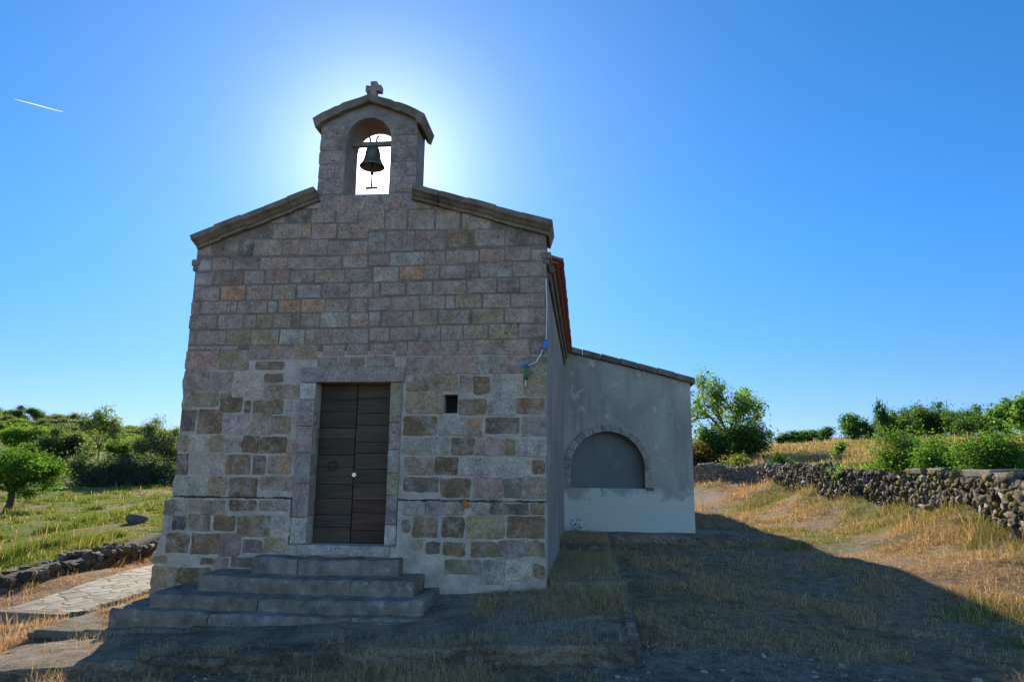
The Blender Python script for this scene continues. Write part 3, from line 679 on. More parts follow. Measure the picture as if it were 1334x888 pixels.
# its ashlar blocks, front face
m = MB(); zz = [5.34, 5.58, 5.80, 6.0, 6.2, 6.38]
for k in range(5):
    for (a, b) in ((BX0, OX0), (OX1, BX1)):
        sp = a+(b-a)*(.62 if k % 2 else 1.0)
        if k == 4: b2 = b
        for (p, q) in ([(a, sp), (sp, b)] if k % 2 else [(a, b)]):
            if zz[k+1] > OSP and k >= 4: 
                if p < OC: q = min(q, OX0-.0)
            e0 = -.012 if p == BX0 else .004; c = [TINT['g'], TINT['p'], TINT['m'], TINT['g']][r0.randrange(4)]
            stone_block(m, p+e0, zz[k]+.004, q-.004+(.012 if q == BX1 else 0), zz[k+1]-.004, c, 0, .008, .016, .006, r0)
for (a, b, z0, z1) in ((-3.70, -3.38, 5.08, 5.32), (-3.37, -3.04, 5.09, 5.325), (-3.03, -2.68, 5.08, 5.325), (-2.67, -2.34, 5.08, 5.32)):
    stone_block(m, a, z0, b, z1, TINT['g'], 0, .008, .016, .006, r0)
m.build('belfry_stones', MAT['stone'], bg)
# cap slabs following an ogee curve
m = MB(); N = 26; V = []; xs_ = np.linspace(-3.84, -2.20, N+1)
for i, x in enumerate(xs_):
    u = (x+3.02)/.82; zt = 6.80-.13*abs(u)-.19*u*u+.012*mnoise.noise((x*6, 0, 2)); th = .115+.04*abs(u)
    if abs(u) < .12: zt += .03*(1-abs(u)/.12)
    if i in (6, 19): zt -= .015
    x2 = x-.0
    for (y, z) in ((-.09, zt), (-.09, zt-th), (BY+.09, zt-th), (BY+.09, zt)): 
        V.append((x2+(-.0 if z == zt else (.05 if u < -.9 else (-.05 if u > .9 else 0))), y, z))
fs = [(i*4+k, i*4+(k+1) % 4, (i+1)*4+(k+1) % 4, (i+1)*4+k) for i in range(N) for k in range(4)]+[(3,2,1,0), tuple(N*4+k for k in range(4))]
m.add(V, fs); o = m.build('gable_cap', MAT['cornice'], bg, bevel=.012)
bm = bmesh.new(); bm.from_mesh(o.data); bmesh.ops.recalc_face_normals(bm, faces=bm.faces); bm.to_mesh(o.data); bm.free()
# cross with flared arms
def flared(c, dirv, L, w0, w1, y0, y1):
    d = np.array(dirv, float); s = np.array([-d[1], d[0]])
    ps = [np.array(c)+s*w0, np.array(c)+d*L*.55+s*(w0*.7+w1*.3), np.array(c)+d*L*.85+s*w1, np.array(c)+d*L+s*w1*.75, np.array(c)+d*L-s*w1*.75, np.array(c)+d*L*.85-s*w1, np.array(c)+d*L*.55-s*(w0*.7+w1*.3), np.array(c)-s*w0]
    n = len(ps); V = [(p[0], y0, p[1]) for p in ps]+[(p[0], y1, p[1]) for p in ps]
    return V, [tuple(range(n)), tuple(range(2*n-1, n-1, -1))]+[(i, n+i, n+(i+1) % n, (i+1) % n) for i in range(n)]
m = MB(); cc = (-3.04, 7.045); yc = .2
for k, (dv, L, wa, wb) in enumerate((((0, 1), .115, .042, .055), ((1, 0), .12, .04, .055), ((-1, 0), .12, .04, .055), ((0, -1), .2, .044, .06))):
    e = .002*k; m.add(*flared(cc, dv, L, wa, wb, yc-.05-e, yc+.05+e))
m.hexa([(-3.13,yc-.09,6.79),(-2.95,yc-.09,6.79),(-2.95,yc+.09,6.79),(-3.13,yc+.09,6.79),(-3.08,yc-.055,6.90),(-3.0,yc-.055,6.90),(-3.0,yc+.055,6.90),(-3.08,yc+.055,6.90)])
o = m.build('cross', MAT['belfry'], bg, bevel=.008)
bm = bmesh.new(); bm.from_mesh(o.data); bmesh.ops.recalc_face_normals(bm, faces=bm.faces); bm.to_mesh(o.data); bm.free()

# nave: walls, eave cornice, roof
NY = 27.0
m = MB(); m.box(-.9, -.485, T+.001, NY, -.5, 4.36); m.box(-5.38, -5.0, T+.001, NY, -.5, 4.36); m.box(-5.38, -.485, NY, NY+.4, -.5, 4.36)
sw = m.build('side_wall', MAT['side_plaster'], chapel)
m = MB()
for (z0, z1, c, x1) in ((.22, .62, 'g', .5), (.64, .95, 't', .35), (.97, 1.3, 'g', .55), (1.32, 1.6, 'p', .4), (1.62, 1.9, 'l', .55), (1.92, 2.2, 'g', .4), (2.22, 2.6, 'p', .5), (-.2, .2, 'w', .45)):
    # quoins on the side face
    V = []; y0, y1 = .0, x1; xq = -.4835+r0.uniform(0, .006)
    m.box(-.55, xq, T+.003, T+y1, z0, z1, TINT[c])
m.build('quoin_stones', MAT['stone'], sw, bevel=.01)
m = MB(); m.box(-.55, -.40, T+.002, NY, 4.25, 4.37); m.box(-.55, -.44, T+.002, NY, 4.12, 4.249); m.box(-5.5, -5.3, T+.002, NY, 4.25, 4.37)
m.build('eave_cornice', MAT['cornice'], sw, bevel=.02)
def tiled(x_e, z_e, x_r, z_r, y0, y1, name):
    V = []; per = .19; ny = int((y1-y0)/per*8); W_ = 3
    for j in range(ny+1):
        y = y0+(y1-y0)*j/ny; h = .05*abs(math.sin(math.pi*(y-y0)/per))
        jit = .015*mnoise.noise((round((y-y0)/per-.5)*3.7, 1, 1))
        for t in (0, .5, 1):
            xe = x_e+jit*(t == 0); V.append((xe*(1-t)+x_r*t, y, z_e*(1-t)+z_r*t+h))
    fs = [(j*W_+i, j*W_+i+1, (j+1)*W_+i+1, (j+1)*W_+i) for j in range(ny) for i in range(2)]
    return V, fs
m = MB()
V, fs = tiled(-.28, 4.415, -2.95, 5.28, T+.01, NY+.3, ''); m.add(V, fs)
V, fs = tiled(-.35, 4.37, -.9, 4.55, T+.01, NY+.3, ''); m.add(V, fs)
V, fs = tiled(-5.62, 4.415, -2.95, 5.28, T+.01, NY+.3, ''); m.add(V, fs)
o = m.build('nave_roof', MAT['tile'], chapel, smooth=True); md = o.modifiers.new('s', 'SOLIDIFY'); md.thickness = .022; md.offset = -1

# annex: front wall with blind arch, side wall, roof
AY = 7.7; AX0, AX1 = -.484, 2.475; AZ0, AZ1 = 4.45, 3.66
def atop(x): return AZ0+(AZ1-AZ0)*(x-AX0)/(AX1-AX0)
ac, ar, asz, abz = .52, .86, 1.66, 1.215
m = MB(); D_ = .45
def col_quad(xa, xb, za_, zb_, zta, ztb):
    m.hexa([(xa,AY,za_),(xb,AY,zb_),(xb,AY+D_,zb_),(xa,AY+D_,za_),(xa,AY,zta),(xb,AY,ztb),(xb,AY+D_,ztb),(xa,AY+D_,zta)])
nA = 22; xa_ = [ac-ar*math.cos(math.pi*i/nA) for i in range(nA+1)]; za_ = [asz+ar*math.sin(math.pi*i/nA) for i in range(nA+1)]
m.box(AX0, AX1, AY, AY+D_, -.4, abz)
col_quad(AX0, xa_[0], abz, abz, atop(AX0), atop(xa_[0])); col_quad(xa_[-1], AX1, abz, abz, atop(xa_[-1]), atop(AX1))
for i in range(nA): col_quad(xa_[i], xa_[i+1], za_[i], za_[i+1], atop(xa_[i]), atop(xa_[i+1]))
m.box(AX1-.45, AX1, AY+D_, NY, -.4, AZ1-.02); m.box(AX0, AX1, NY, NY+.4, -.4, AZ1-.02)
aw = m.build('annex_wall', MAT['plaster'], chapel)
bm = bmesh.new(); bm.from_mesh(aw.data); bmesh.ops.remove_doubles(bm, verts=bm.verts, dist=.0008)
seen = {}
for f in list(bm.faces): seen.setdefault(tuple(sorted(v.index for v in f.verts)), []).append(f)
bmesh.ops.delete(bm, geom=[f for v in seen.values() if len(v) > 1 for f in v], context='FACES_ONLY')
bm.to_mesh(aw.data); bm.free()
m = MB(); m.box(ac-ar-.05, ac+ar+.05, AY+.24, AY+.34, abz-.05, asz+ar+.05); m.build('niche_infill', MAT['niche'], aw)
m = MB(); segs = 13; ar2 = ar+.15
for i in range(segs):
    a0, a1 = math.pi*i/segs+.006, math.pi*(i+1)/segs-.006; pr = r0.uniform(.03, .05); V = []
    for q in range(5):
        a = a0+(a1-a0)*q/4
        for (rr, y) in ((ar-.004, AY-pr), (ar2, AY-pr), (ar2, AY+.05), (ar-.004, AY+.05)):
            V.append((ac+rr*math.cos(a), y, asz+rr*math.sin(a)))
    m.add(V, [(q*4+k, q*4+(k+1) % 4, (q+1)*4+(k+1) % 4, (q+1)*4+k) for q in range(4) for k in range(4)]+[(3,2,1,0),(16,17,18,19)], TINT['l' if i % 3 else 'g'])
m.box(ac+ar-.004, ac+ar2, AY-.04, AY+.05, abz+.02, asz-.006, TINT['l']); m.box(ac-ar2, ac-ar+.004, AY-.04, AY+.05, abz+.02, asz-.006, TINT['l'])
m.box(ac+ar+.02, ac+ar2+.05, AY-.022, AY+.05, abz-.035, abz+.017, TINT['d'])
o = m.build('arch', MAT['stone'], aw, bevel=.008)
bm = bmesh.new(); bm.from_mesh(o.data); bmesh.ops.recalc_face_normals(bm, faces=bm.faces); bm.to_mesh(o.data); bm.free()
# lean-to roof slabs
m = MB(); ts = np.linspace(0, 1, 8)
for a, b in zip(ts[:-1], ts[1:]):
    X0, X1 = AX0+.02+(AX1+.09-AX0)*a, AX0+.02+(AX1+.09-AX0)*b; dz = r0.uniform(-.012, .012)
    m.hexa([(X0,AY-.10,atop(X0)+dz),(X1-.006,AY-.10,atop(X1)+dz),(X1-.006,NY+.3,atop(X1)+dz),(X0,NY+.3,atop(X0)+dz),(X0,AY-.10,atop(X0)+.145+dz),(X1-.006,AY-.10,atop(X1)+.14+dz),(X1-.006,NY+.3,atop(X1)+.14+dz),(X0,NY+.3,atop(X0)+.145+dz)])
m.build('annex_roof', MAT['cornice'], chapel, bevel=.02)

# entrance steps
steps = empty('entrance_steps', (-3.4, -.6, 0), 'four worn stone steps climbing to the chapel door', 'steps')
def step(x0, x1, y0, zt, zb, k):
    m = MB(); n = 28; r = random.Random(k); V = []
    cuts = [x0]+[x0+(x1-x0)*t+r.uniform(-.1, .1) for t in ((.36,), (.68,), (.42,), (.3, .7))[k-1]]+[x1]
    for a, b in zip(cuts[:-1], cuts[1:]):
        a += .0015; b -= .0015; dy = r.uniform(-.02, .02); V = []; nn = 16
        for q in range(nn+1):
            x = a+(b-a)*q/nn; w = .035*mnoise.noise((x*2.3, k, 0))+.012*mnoise.noise((x*9, k, 2)); w2 = .026*mnoise.noise((x*3, k, 7))+.012*mnoise.noise((x*13, k, 3)); sag = -.03*math.sin(math.pi*(x-x0)/(x1-x0))
            V += [(x, y0+dy+w, zb), (x, y0+dy+w-.005, zt-.03+w2+sag), (x, y0+dy+w+.03, zt+w2+sag), (x, .15, zt+.01+w2), (x, .15, zb)]
        m.add(V, [(q*5+i, q*5+(i+1) % 5, (q+1)*5+(i+1) % 5, (q+1)*5+i) for q in range(nn) for i in range(5)]+[(4,3,2,1,0), tuple(nn*5+i for i in range(5))])
    o = m.build('step', MAT['slab'], steps, bevel=.03)
    bm = bmesh.new(); bm.from_mesh(o.data); bmesh.ops.recalc_face_normals(bm, faces=bm.faces); bm.to_mesh(o.data); bm.free()
step(-4.15, -2.27, -.30, .465, .2, 1); step(-4.66, -1.99, -.60, .275, .0, 2); step(-5.05, -1.80, -.90, .10, -.2, 3); step(-5.42, -1.25, -1.08, -.045, -.5, 4)

# bell hanging in the gable
bell = empty('bell', (-3.03, .25, 6.1), 'small bronze bell hanging from a beam in the bell gable', 'bell')
m = MB(); bp = [(0, .31), (.055, .305), (.09, .28), (.106, .22), (.115, .15), (.13, .09), (.16, .03), (.185, .0), (.176, -.012), (.15, .02), (.11, .1)]
nn = 24; V = [(-3.03+rr*math.cos(2*math.pi*k/nn), .25+rr*math.sin(2*math.pi*k/nn), 5.86+z) for rr, z in bp for k in range(nn)]
m.add(V, [(i*nn+k, i*nn+(k+1) % nn, (i+1)*nn+(k+1) % nn, (i+1)*nn+k) for i in range(len(bp)-1) for k in range(nn)])
m.build('bell_body', MAT['bronze'], bell, smooth=True)
m = MB(); m.box(OX0-.03, OX1+.03, .215, .285, 6.17, 6.235); m.build('headstock', MAT['oakbeam'], bell, bevel=.006)
m = MB()
for dx in (-.05, .05): m.tube([(-3.03+dx*.8, .25, 6.08), (-3.03+dx, .25, 6.3), (-3.03+dx*1.5, .25, 6.34)], .014, 7)
m.build('bell_strap', MAT['iron'], bell)
m = MB(); m.tube([(-3.03, .25, 6.0), (-3.025, .25, 5.54)], .014, 7); m.tube([(-3.027, .25, 5.8), (-3.026, .25, 5.74)], [.03, .026], 9); m.build('clapper', MAT['iron'], bell)
m = MB(); m.tube([(-3.11, .25, 5.53), (-2.94, .25, 5.535)], .018, 8); m.build('pull_bar', MAT['iron'], bell)

# hanging cord with coloured rags at the right corner
cord = empty('hanging_cord', (-.47, -.03, 4.0), 'thin pale cord with blue and green rags hanging at the right corner', 'cord')
pts = [(-.49, -.04, 4.05), (-.478, -.055, 3.7), (-.485, -.05, 3.25), (-.505, -.06, 3.16), (-.56, -.05, 3.03), (-.62, -.05, 2.93), (-.69, -.045, 2.90), (-.75, -.04, 2.89)]
m = MB(); m.tube(pts, .0085, 6); m.tube([(-.735, -.045, 2.9), (-.74, -.05, 2.8), (-.755, -.045, 2.62)], .009, 6); m.build('rope', MAT['cord'], cord)
def rag(name, pts, w, mat, seed):
    m = MB(); V = []
    for i, p in enumerate(pts):
        ww = w[i]
        for k, s in enumerate((-1, -.35, .35, 1)):
            V.append((p[0]+s*ww, p[1]-.018*math.cos(s*2.2+i*1.3+seed)+.012*mnoise.noise((i, s*3, seed)), p[2]+.012*mnoise.noise((i*2, s*5, seed+3))))
    m.add(V, [(i*4+k, i*4+k+1, (i+1)*4+k+1, (i+1)*4+k) for i in range(len(pts)-1) for k in range(3)])
    o = m.build(name, mat, cord, smooth=True); md = o.modifiers.new('s', 'SOLIDIFY'); md.thickness = .006; return o
rag('blue_rag', [(-.475, -.07, 3.235), (-.49, -.075, 3.19), (-.50, -.075, 3.14), (-.52, -.07, 3.10)], [.014, .026, .03, .02], MAT['blue_cloth'], 1)
rag('blue_knot', [(-.67, -.06, 2.935), (-.71, -.07, 2.925), (-.76, -.07, 2.905), (-.79, -.06, 2.87)], [.02, .03, .028, .014], MAT['blue_cloth'], 2)
rag('green_rag', [(-.74, -.065, 2.90), (-.735, -.075, 2.84), (-.735, -.075, 2.77), (-.745, -.065, 2.70)], [.012, .026, .03, .016], MAT['green_cloth'], 3)
# small orange object on the plinth ledge
m = MB(); m.tube([(-1.52, -.05, 1.20), (-1.50, -.085, 1.15), (-1.475, -.09, 1.09)], [.012, .03, .038], 8)
s_ = NT('rust_orange'); MAT['rust_orange'] = s_.done((.35, .13, .02), .9, .1)
set_props(m.build('orange_fragment', MAT['rust_orange']), 'small rusty orange object on the facade ledge right of the door', 'fragment')

# ------------------------------------------------------------------ dry stone walls
_bm = bmesh.new(); bmesh.ops.create_icosphere(_bm, subdivisions=2, radius=1); ICO_V = np.array([v.co[:] for v in _bm.verts]); ICO_F = np.array([[v.index for v in f.verts] for f in _bm.faces]); _bm.free()
def rocks(centers, sizes, cols, rg, boxy=.48, rough=.5):
    Vs = []; Fs = []; Ts = []; b = 0
    for c, s, col in zip(centers, sizes, cols):
        v = ICO_V.copy(); v = np.sign(v)*np.abs(v)**boxy
        v *= 1+rough*(rg.random(len(v))[:, None]-.5)
        v += .2*np.sin(v[:, [1, 2, 0]]*2.1+rg.random(3)*6)
        v = v*np.array(s)*.5; a = rg.normal(0, .3, 3)
        Rm = np.array(Matrix.Rotation(a[0], 3, 'X') @ Matrix.Rotation(a[1], 3, 'Y') @ Matrix.Rotation(a[2], 3, 'Z'))
        Vs.append(v@Rm.T+c); Fs.append(ICO_F+b); Ts.append(np.repeat([col], len(ICO_F), 0)); b += len(v)
    return np.concatenate(Vs), np.concatenate(Fs), np.concatenate(Ts)
def dry_wall(path, height, size, depth, colf, rg, frame_along=True, jag=.12):
    """stones packed in rough courses along both faces and the top of a path of (x, y, zbase)"""
    path = np.array(path); path = np.concatenate([path, np.full((len(path), 1), height)], 1) if path.shape[1] == 3 else path
    height = path[:, 3].max(); seg = np.linalg.norm(np.diff(path[:, :2], axis=0), axis=1); cum = np.concatenate([[0], np.cumsum(seg)]); L = cum[-1]
    def P(s):
        i = min(np.searchsorted(cum, s, side='right')-1, len(seg)-1); t = (s-cum[i])/seg[i]; p = path[i]*(1-t)+path[i+1]*t
        d = (path[i+1]-path[i])[:2]/seg[i]; return p, d
    C = []; S = []; K = []; A = []
    z = 0; row = 0
    while z < height:
        h = size*rg.uniform(.55, .95); s = rg.uniform(0, size)
        while s < L:
            w = size*rg.uniform(.7, 1.7); p, d = P(min(s+w/2, L-.001)); nrm_ = np.array([d[1], -d[0]])
            hh = p[3]*(1+jag*(fbm(np.array([s*.6]), np.array([3.]))[0]-.5)*2)
            if z+h*.5 < hh:
                for side in (1, -1):
                    o = side*(depth/2-size*.25+rg.uniform(-.03, .03)); ht = h*rg.uniform(.85, 1.25)
                    C.append((p[0]+nrm_[0]*o, p[1]+nrm_[1]*o, p[2]+z+h/2+rg.uniform(-.02, .02))); S.append((w*1.04, size*rg.uniform(.8, 1.2), ht*1.08)); K.append(colf(s/L, z/p[3], rg)); A.append(math.atan2(d[1], d[0]))
            s += w*rg.uniform(.86, 1.0)
        z += h*.9; row += 1
    Vs, Fs, Ts = [], [], []; b = 0
    for c, s, k, a in zip(C, S, K, A):
        V, Fm, Tm = rocks([(0, 0, 0)], [s], [k], rg); ca, sa = math.cos(a), math.sin(a)
        V = V@np.array([[ca, sa, 0], [-sa, ca, 0], [0, 0, 1]])+np.array(c)
        Vs.append(V); Fs.append(Fm+b); Ts.append(Tm); b += len(V)
    # rubble core
    core = []; cf = []
    for i, (x, y, zb, hg) in enumerate(path):
        d = (path[min(i+1, len(path)-1)]-path[max(i-1, 0)])[:2]; d /= np.linalg.norm(d); q = np.array([d[1], -d[0]])*(depth/2-size*.45)
        for sg in (1, -1):
            for zz_ in (zb-.3, zb+hg*.84): core.append((x+sg*q[0], y+sg*q[1], zz_))
    for i in range(len(path)-1):
        a = i*4; e = a+4
        cf += [(a, e, e+1, a+1), (a+2, a+3, e+3, e+2), (a+1, e+1, e+3, a+3)]
    Vc = np.array(core); Vs.append(Vc)
    faces = np.concatenate(Fs); tn = np.concatenate(Ts); cf = np.array(cf)+b
    idx = np.concatenate([faces.ravel(), cf.ravel()]); ns = np.concatenate([np.full(len(faces), 3), np.full(len(cf), 4)])
    T_ = np.concatenate([tn, np.repeat([[.03, .027, .022]], len(cf), 0)])
    return np.concatenate(Vs), ns, idx, T_
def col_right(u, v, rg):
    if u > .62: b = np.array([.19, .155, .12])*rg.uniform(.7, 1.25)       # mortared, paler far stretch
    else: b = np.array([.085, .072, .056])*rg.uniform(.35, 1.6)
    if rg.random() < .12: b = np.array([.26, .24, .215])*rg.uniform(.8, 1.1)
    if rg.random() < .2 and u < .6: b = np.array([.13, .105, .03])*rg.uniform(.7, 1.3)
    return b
rw = [at(p, q, D) for p, q, D in ((1450,712,14.5),(1332,690,17.5),(1243,671,21),(1173,663,24),(1094,651,27.5),(1038,638,32),(993,633,36),(902,633,41),(840,630,44))]
tops = (633, 623, 616, 616, 608, 606, 604, 606, 604)
rwh = [tuple(b)+(at(p, tp, D)[2]-b[2]-.05,) for b, tp, (p, D) in zip(rw, tops, ((1450,14.5),(1332,17.5),(1243,21),(1173,24),(1094,27.5),(1038,32),(993,36),(902,41),(840,44)))]
rg = np.random.default_rng(11)
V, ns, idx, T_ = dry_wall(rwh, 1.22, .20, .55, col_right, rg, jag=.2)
walln = empty('dry_stone_wall', tuple(rw[1]), 'long dark dry stone wall with mossy stones on the right', 'stone wall')
link('stonework', np_mesh('stonework', V, ns, idx, T_, MAT['fieldstone']), walln)
m = MB()
for (p, q, D, w, hgt) in ((1205, 614, 22.6, 1.25, .15), (1232, 613, 21.6, 1.1, .17), (1290, 617, 19.2, 1.5, .17), (1322, 621, 18.0, .9, .16)):
    c = at(p, q, D); dx, dy = .42, -.9
    dv = np.array(rw[1])-np.array(rw[3]); dv = dv[:2]/np.linalg.norm(dv[:2]); nv_ = np.array([dv[1], -dv[0]]); b8 = []
    for zz_ in (c[2]-hgt/2, c[2]+hgt/2):
        for (a, b) in ((-1, -1), (1, -1), (1, 1), (-1, 1)):
            k = 1+random.uniform(-.12, .12); b8.append((c[0]+dv[0]*a*w/2*k+nv_[0]*b*.32*k, c[1]+dv[1]*a*w/2*k+nv_[1]*b*.32*k, zz_+random.uniform(-.03, .03)))
    m.hexa(b8, (.16, .145, .125))
o = m.build('capstone', MAT['fieldstone'], walln, bevel=.03)
bm = bmesh.new(); bm.from_mesh(o.data); bmesh.ops.recalc_face_normals(bm, faces=bm.faces); bm.to_mesh(o.data); bm.free()
# low tumbled wall on the left
lp = [(-9.3, -2.5), (-9.2, .6), (-9.15, 2.6), (-9.3, 4.6), (-9.6, 6.5), (-9.9, 9), (-10.2, 12)]
lw = [(x, y, g1(x, y)-.05) for x, y in lp]
V, ns, idx, T_ = dry_wall(lw, .24, .15, .5, lambda u, v, r: np.array([.105, .09, .075])*r.uniform(.4, 1.7), np.random.default_rng(4), jag=.9)
o = link('dry_stone_wall', np_mesh('low_dry_stone_wall', V, ns, idx, T_, MAT['fieldstone']))
set_props(o, 'low tumbled dry stone wall between the paved path and the green meadow', 'stone wall')
# loose stones
def boulder(px, py, D, s, label):
    c = at(px, py, D); c[2] = g1(c[0], c[1])+s*.15
    V, Fm, Tm = rocks([c], [(s*1.3, s, s*.75)], [np.array([.10, .09, .085])], np.random.default_rng(int(px)), .75, .2)
    o = link('boulder', np_mesh('boulder', V, np.full(len(Fm), 3), Fm.ravel(), Tm, MAT['fieldstone'])); set_props(o, label, 'boulder')
boulder(178, 673, 28, .55, 'single dark boulder lying in the green meadow')
boulder(1327, 690, 16.6, .3, 'flat topped stone at the foot of the long right wall')

def edge_stones(terrace, yf, zf, x0, x1, seed):
    rg = np.random.default_rng(seed); x = x0; C = []; S = []; K = []
    while x < x1:
        w = min(rg.uniform(.45, 1.0), x1-x+.02)
        if rg.random() < .9:
            xm = x+w/2; C.append((xm, yf(xm)+.11+rg.uniform(-.015, .015), float(zf(xm))-.03+rg.uniform(-.006, .006))); S.append((w*1.0, .30, rg.uniform(.085, .105))); K.append(np.array([.30, .265, .235])*rg.uniform(.45, 1.25))
        x += w
    Vs, Fs, Ts = [], [], []; b = 0
    for c, s, k in zip(C, S, K):
        v = np.sign(ICO_V)*np.abs(ICO_V)**.3*(1+.10*(rg.random(len(ICO_V))[:, None]-.5)); Vs.append(v*np.array(s)*.5+c); Fs.append(ICO_F+b); Ts.append(np.repeat([k], len(ICO_F), 0)); b += len(v)
    F_ = np.concatenate(Fs)
    link('edge_stones', np_mesh('edge_stones', np.concatenate(Vs), np.full(len(F_), 3), F_.ravel(), np.concatenate(Ts), MAT['concrete']), bpy.data.objects[terrace])
edge_stones('lower_terrace', lambda x: -2.5+.0833*(x+6.15), lambda x: low_front(x), -6.1, .38, 1)
edge_stones('upper_terrace', lambda x: -1.18+.009*(x+6.3), lambda x: up_z(x, -1.15), -6.25, -1.2, 2)
# ------------------------------------------------------------------ plants
def leaves_mesh(name, cen, size, cols, rg, mat, aspect=1.9, up=.0):
    n = len(cen); d = rg.normal(size=(n, 3)); d[:, 2] = d[:, 2]*.7+up; d /= np.linalg.norm(d, axis=1)[:, None]
    e = rg.normal(size=(n, 3)); s = np.cross(d, e); s /= np.linalg.norm(s, axis=1)[:, None]+1e-9; nn = np.cross(d, s)
    sz = size*rg.uniform(.6, 1.35, (n, 1)) if np.isscalar(size) else size[:, None]
    d = d*sz*.5*aspect**.5; s = s*sz*.5/aspect**.5
    V = np.stack([cen-d, cen+s+nn*sz*.08-d*.1, cen+d, cen-s+nn*sz*.08-d*.1], 1).reshape(-1, 3)
    return np_mesh(name, V, np.full(n, 4), np.arange(4*n), cols, mat)
def grow(m, rg, base, d, L, r, depth, tips, spread, nb=3, droop=0):
    pts = [np.array(base, float)]; d = np.array(d, float); k = 5
    for i in range(k):
        d = d+rg.normal(0, .13, 3); d[2] -= droop*.05; d /= np.linalg.norm(d); pts.append(pts[-1]+d*L/k)
    rad = [r*(1-.55*i/k) for i in range(k+1)]; m.tube(pts, rad, 7 if depth > 1 else 5)
    if depth == 0:
        tips += [pts[-1], pts[-2], pts[-3]]; return
    if depth == 1: tips += [pts[-1]]
    for b in range(nb+(rg.random() < .5)):
        i = int(rg.integers(2, k+1)); nd = d+rg.normal(0, spread, 3); nd[2] += .12; nd /= np.linalg.norm(nd)
        grow(m, rg, pts[i], nd, L*rg.uniform(.55, .82), rad[i]*.68, depth-1, tips, spread, nb, droop)
def colors(n, base, rg, v=.35, hue=.12, alt=None, altp=.0):
    c = np.array(base)[None]*(1+v*(rg.random((n, 1))-.5)*2)*(1+hue*(rg.random((n, 3))-.5)*2)
    if alt is not None: k = rg.random(n) < altp; c[k] = np.array(alt)*(1+.3*(rg.random((k.sum(), 1))-.5))
    return np.clip(c, .004, .6)
def make_tree(name, label, base, height, crown_w, trunk_h, seed, leaf=.12, nleaf=9000, col=(.06, .10, .02), depth=3, spread=.65, sigma=.32, stems=1, group=None, cat='tree', trunk_r=None, lean=(0, 0), flat=1.0, alt=None, altp=0., squash=None, nb=3):
    """tree as trunk (limbs and twigs) and crown (leaf sized faces gathered round the twig ends)"""
    rg = np.random.default_rng(seed); m = MB(); tips = []
    r = trunk_r or height*.028
    for s in range(stems):
        d = np.array([lean[0], lean[1], 1.]) + (rg.normal(0, .28, 3) if stems > 1 else 0); d /= np.linalg.norm(d)
        b0 = np.array([rg.normal(0, .05*stems**.5*crown_w*.5) if stems > 1 else 0, rg.normal(0, .05*crown_w) if stems > 1 else 0, -.15])
        if trunk_h > .05:
            pts = [b0]; 
            for i in range(4):
                d = d+rg.normal(0, .07, 3); d /= np.linalg.norm(d); pts.append(pts[-1]+d*(trunk_h+.15)/4)
            m.tube(pts, [r*1.25, r*1.05, r, r*.95, r*.88], 8); top = pts[-1]
        else: top = b0
        k = 4 if stems == 1 else 2
        for b in range(k):
            a = 2*math.pi*(b+rg.random()*.7)/k; nd = np.array([math.cos(a)*spread*1.1, math.sin(a)*spread*1.1, .75]); nd /= np.linalg.norm(nd)
            grow(m, rg, top, nd, (height-trunk_h)*.42, r*.6, depth-1, tips, spread, nb)
    tips = np.array(tips); Vt = np.array(m.v)
    # fit to the wanted crown size
    lo, hi = tips.min(0), tips.max(0); w = max(hi[0]-lo[0], hi[1]-lo[1])+2*sigma; sx = crown_w/w; sz = (height-.5*sigma-trunk_h*.5)/(hi[2]-trunk_h*.5)
    def fit(P):
        P = P.copy(); P[:, 0] *= sx; P[:, 1] *= sx; z = P[:, 2]; P[:, 2] = np.where(z > trunk_h*.5, trunk_h*.5+(z-trunk_h*.5)*sz, z); return P
    tips = fit(tips); m.v = [tuple(p) for p in fit(Vt)]
    pick = rg.integers(0, len(tips), nleaf); wgt = rg.random(len(tips))*.9+.35
    cen = tips[pick]+rg.normal(0, 1, (nleaf, 3))*(sigma*wgt[pick])[:, None]*np.array([1, 1, .7*flat])
    cl = (rg.random(len(tips))*.55+.72)[pick]
    cols = colors(nleaf, col, rg, .3, .12, alt, altp)*cl[:, None]
    cen[:, 2] = np.maximum(cen[:, 2], .03)
    e = empty(name, tuple(base), label, cat, group)
    def att(o): o.parent = e
    t = bpy.data.objects.new('trunk', m.mesh('trunk', MAT['bark'], True)); COL.objects.link(t); att(t)
    c = bpy.data.objects.new('crown', leaves_mesh('crown', cen, leaf, cols, rg, MAT['leaf'])); COL.objects.link(c); att(c)
    return e
def gp(px, py, D):
    p = at(px, py, D); return (p[0], p[1], g1(p[0], p[1])-.03)
def copy_tree(src, loc, rz, sc, label, group=None, cat=None):
    e = src.copy(); COL.objects.link(e); e.location = loc; e.rotation_euler = (0, 0, rz); e.scale = (sc[0], sc[0], sc[1]); e['label'] = label
    if cat: e['category'] = cat
    if group: e['group'] = group
    elif 'group' in e: del e['group']
    for ch in src.children:
        c = ch.copy(); COL.objects.link(c); c.parent = e
    return e
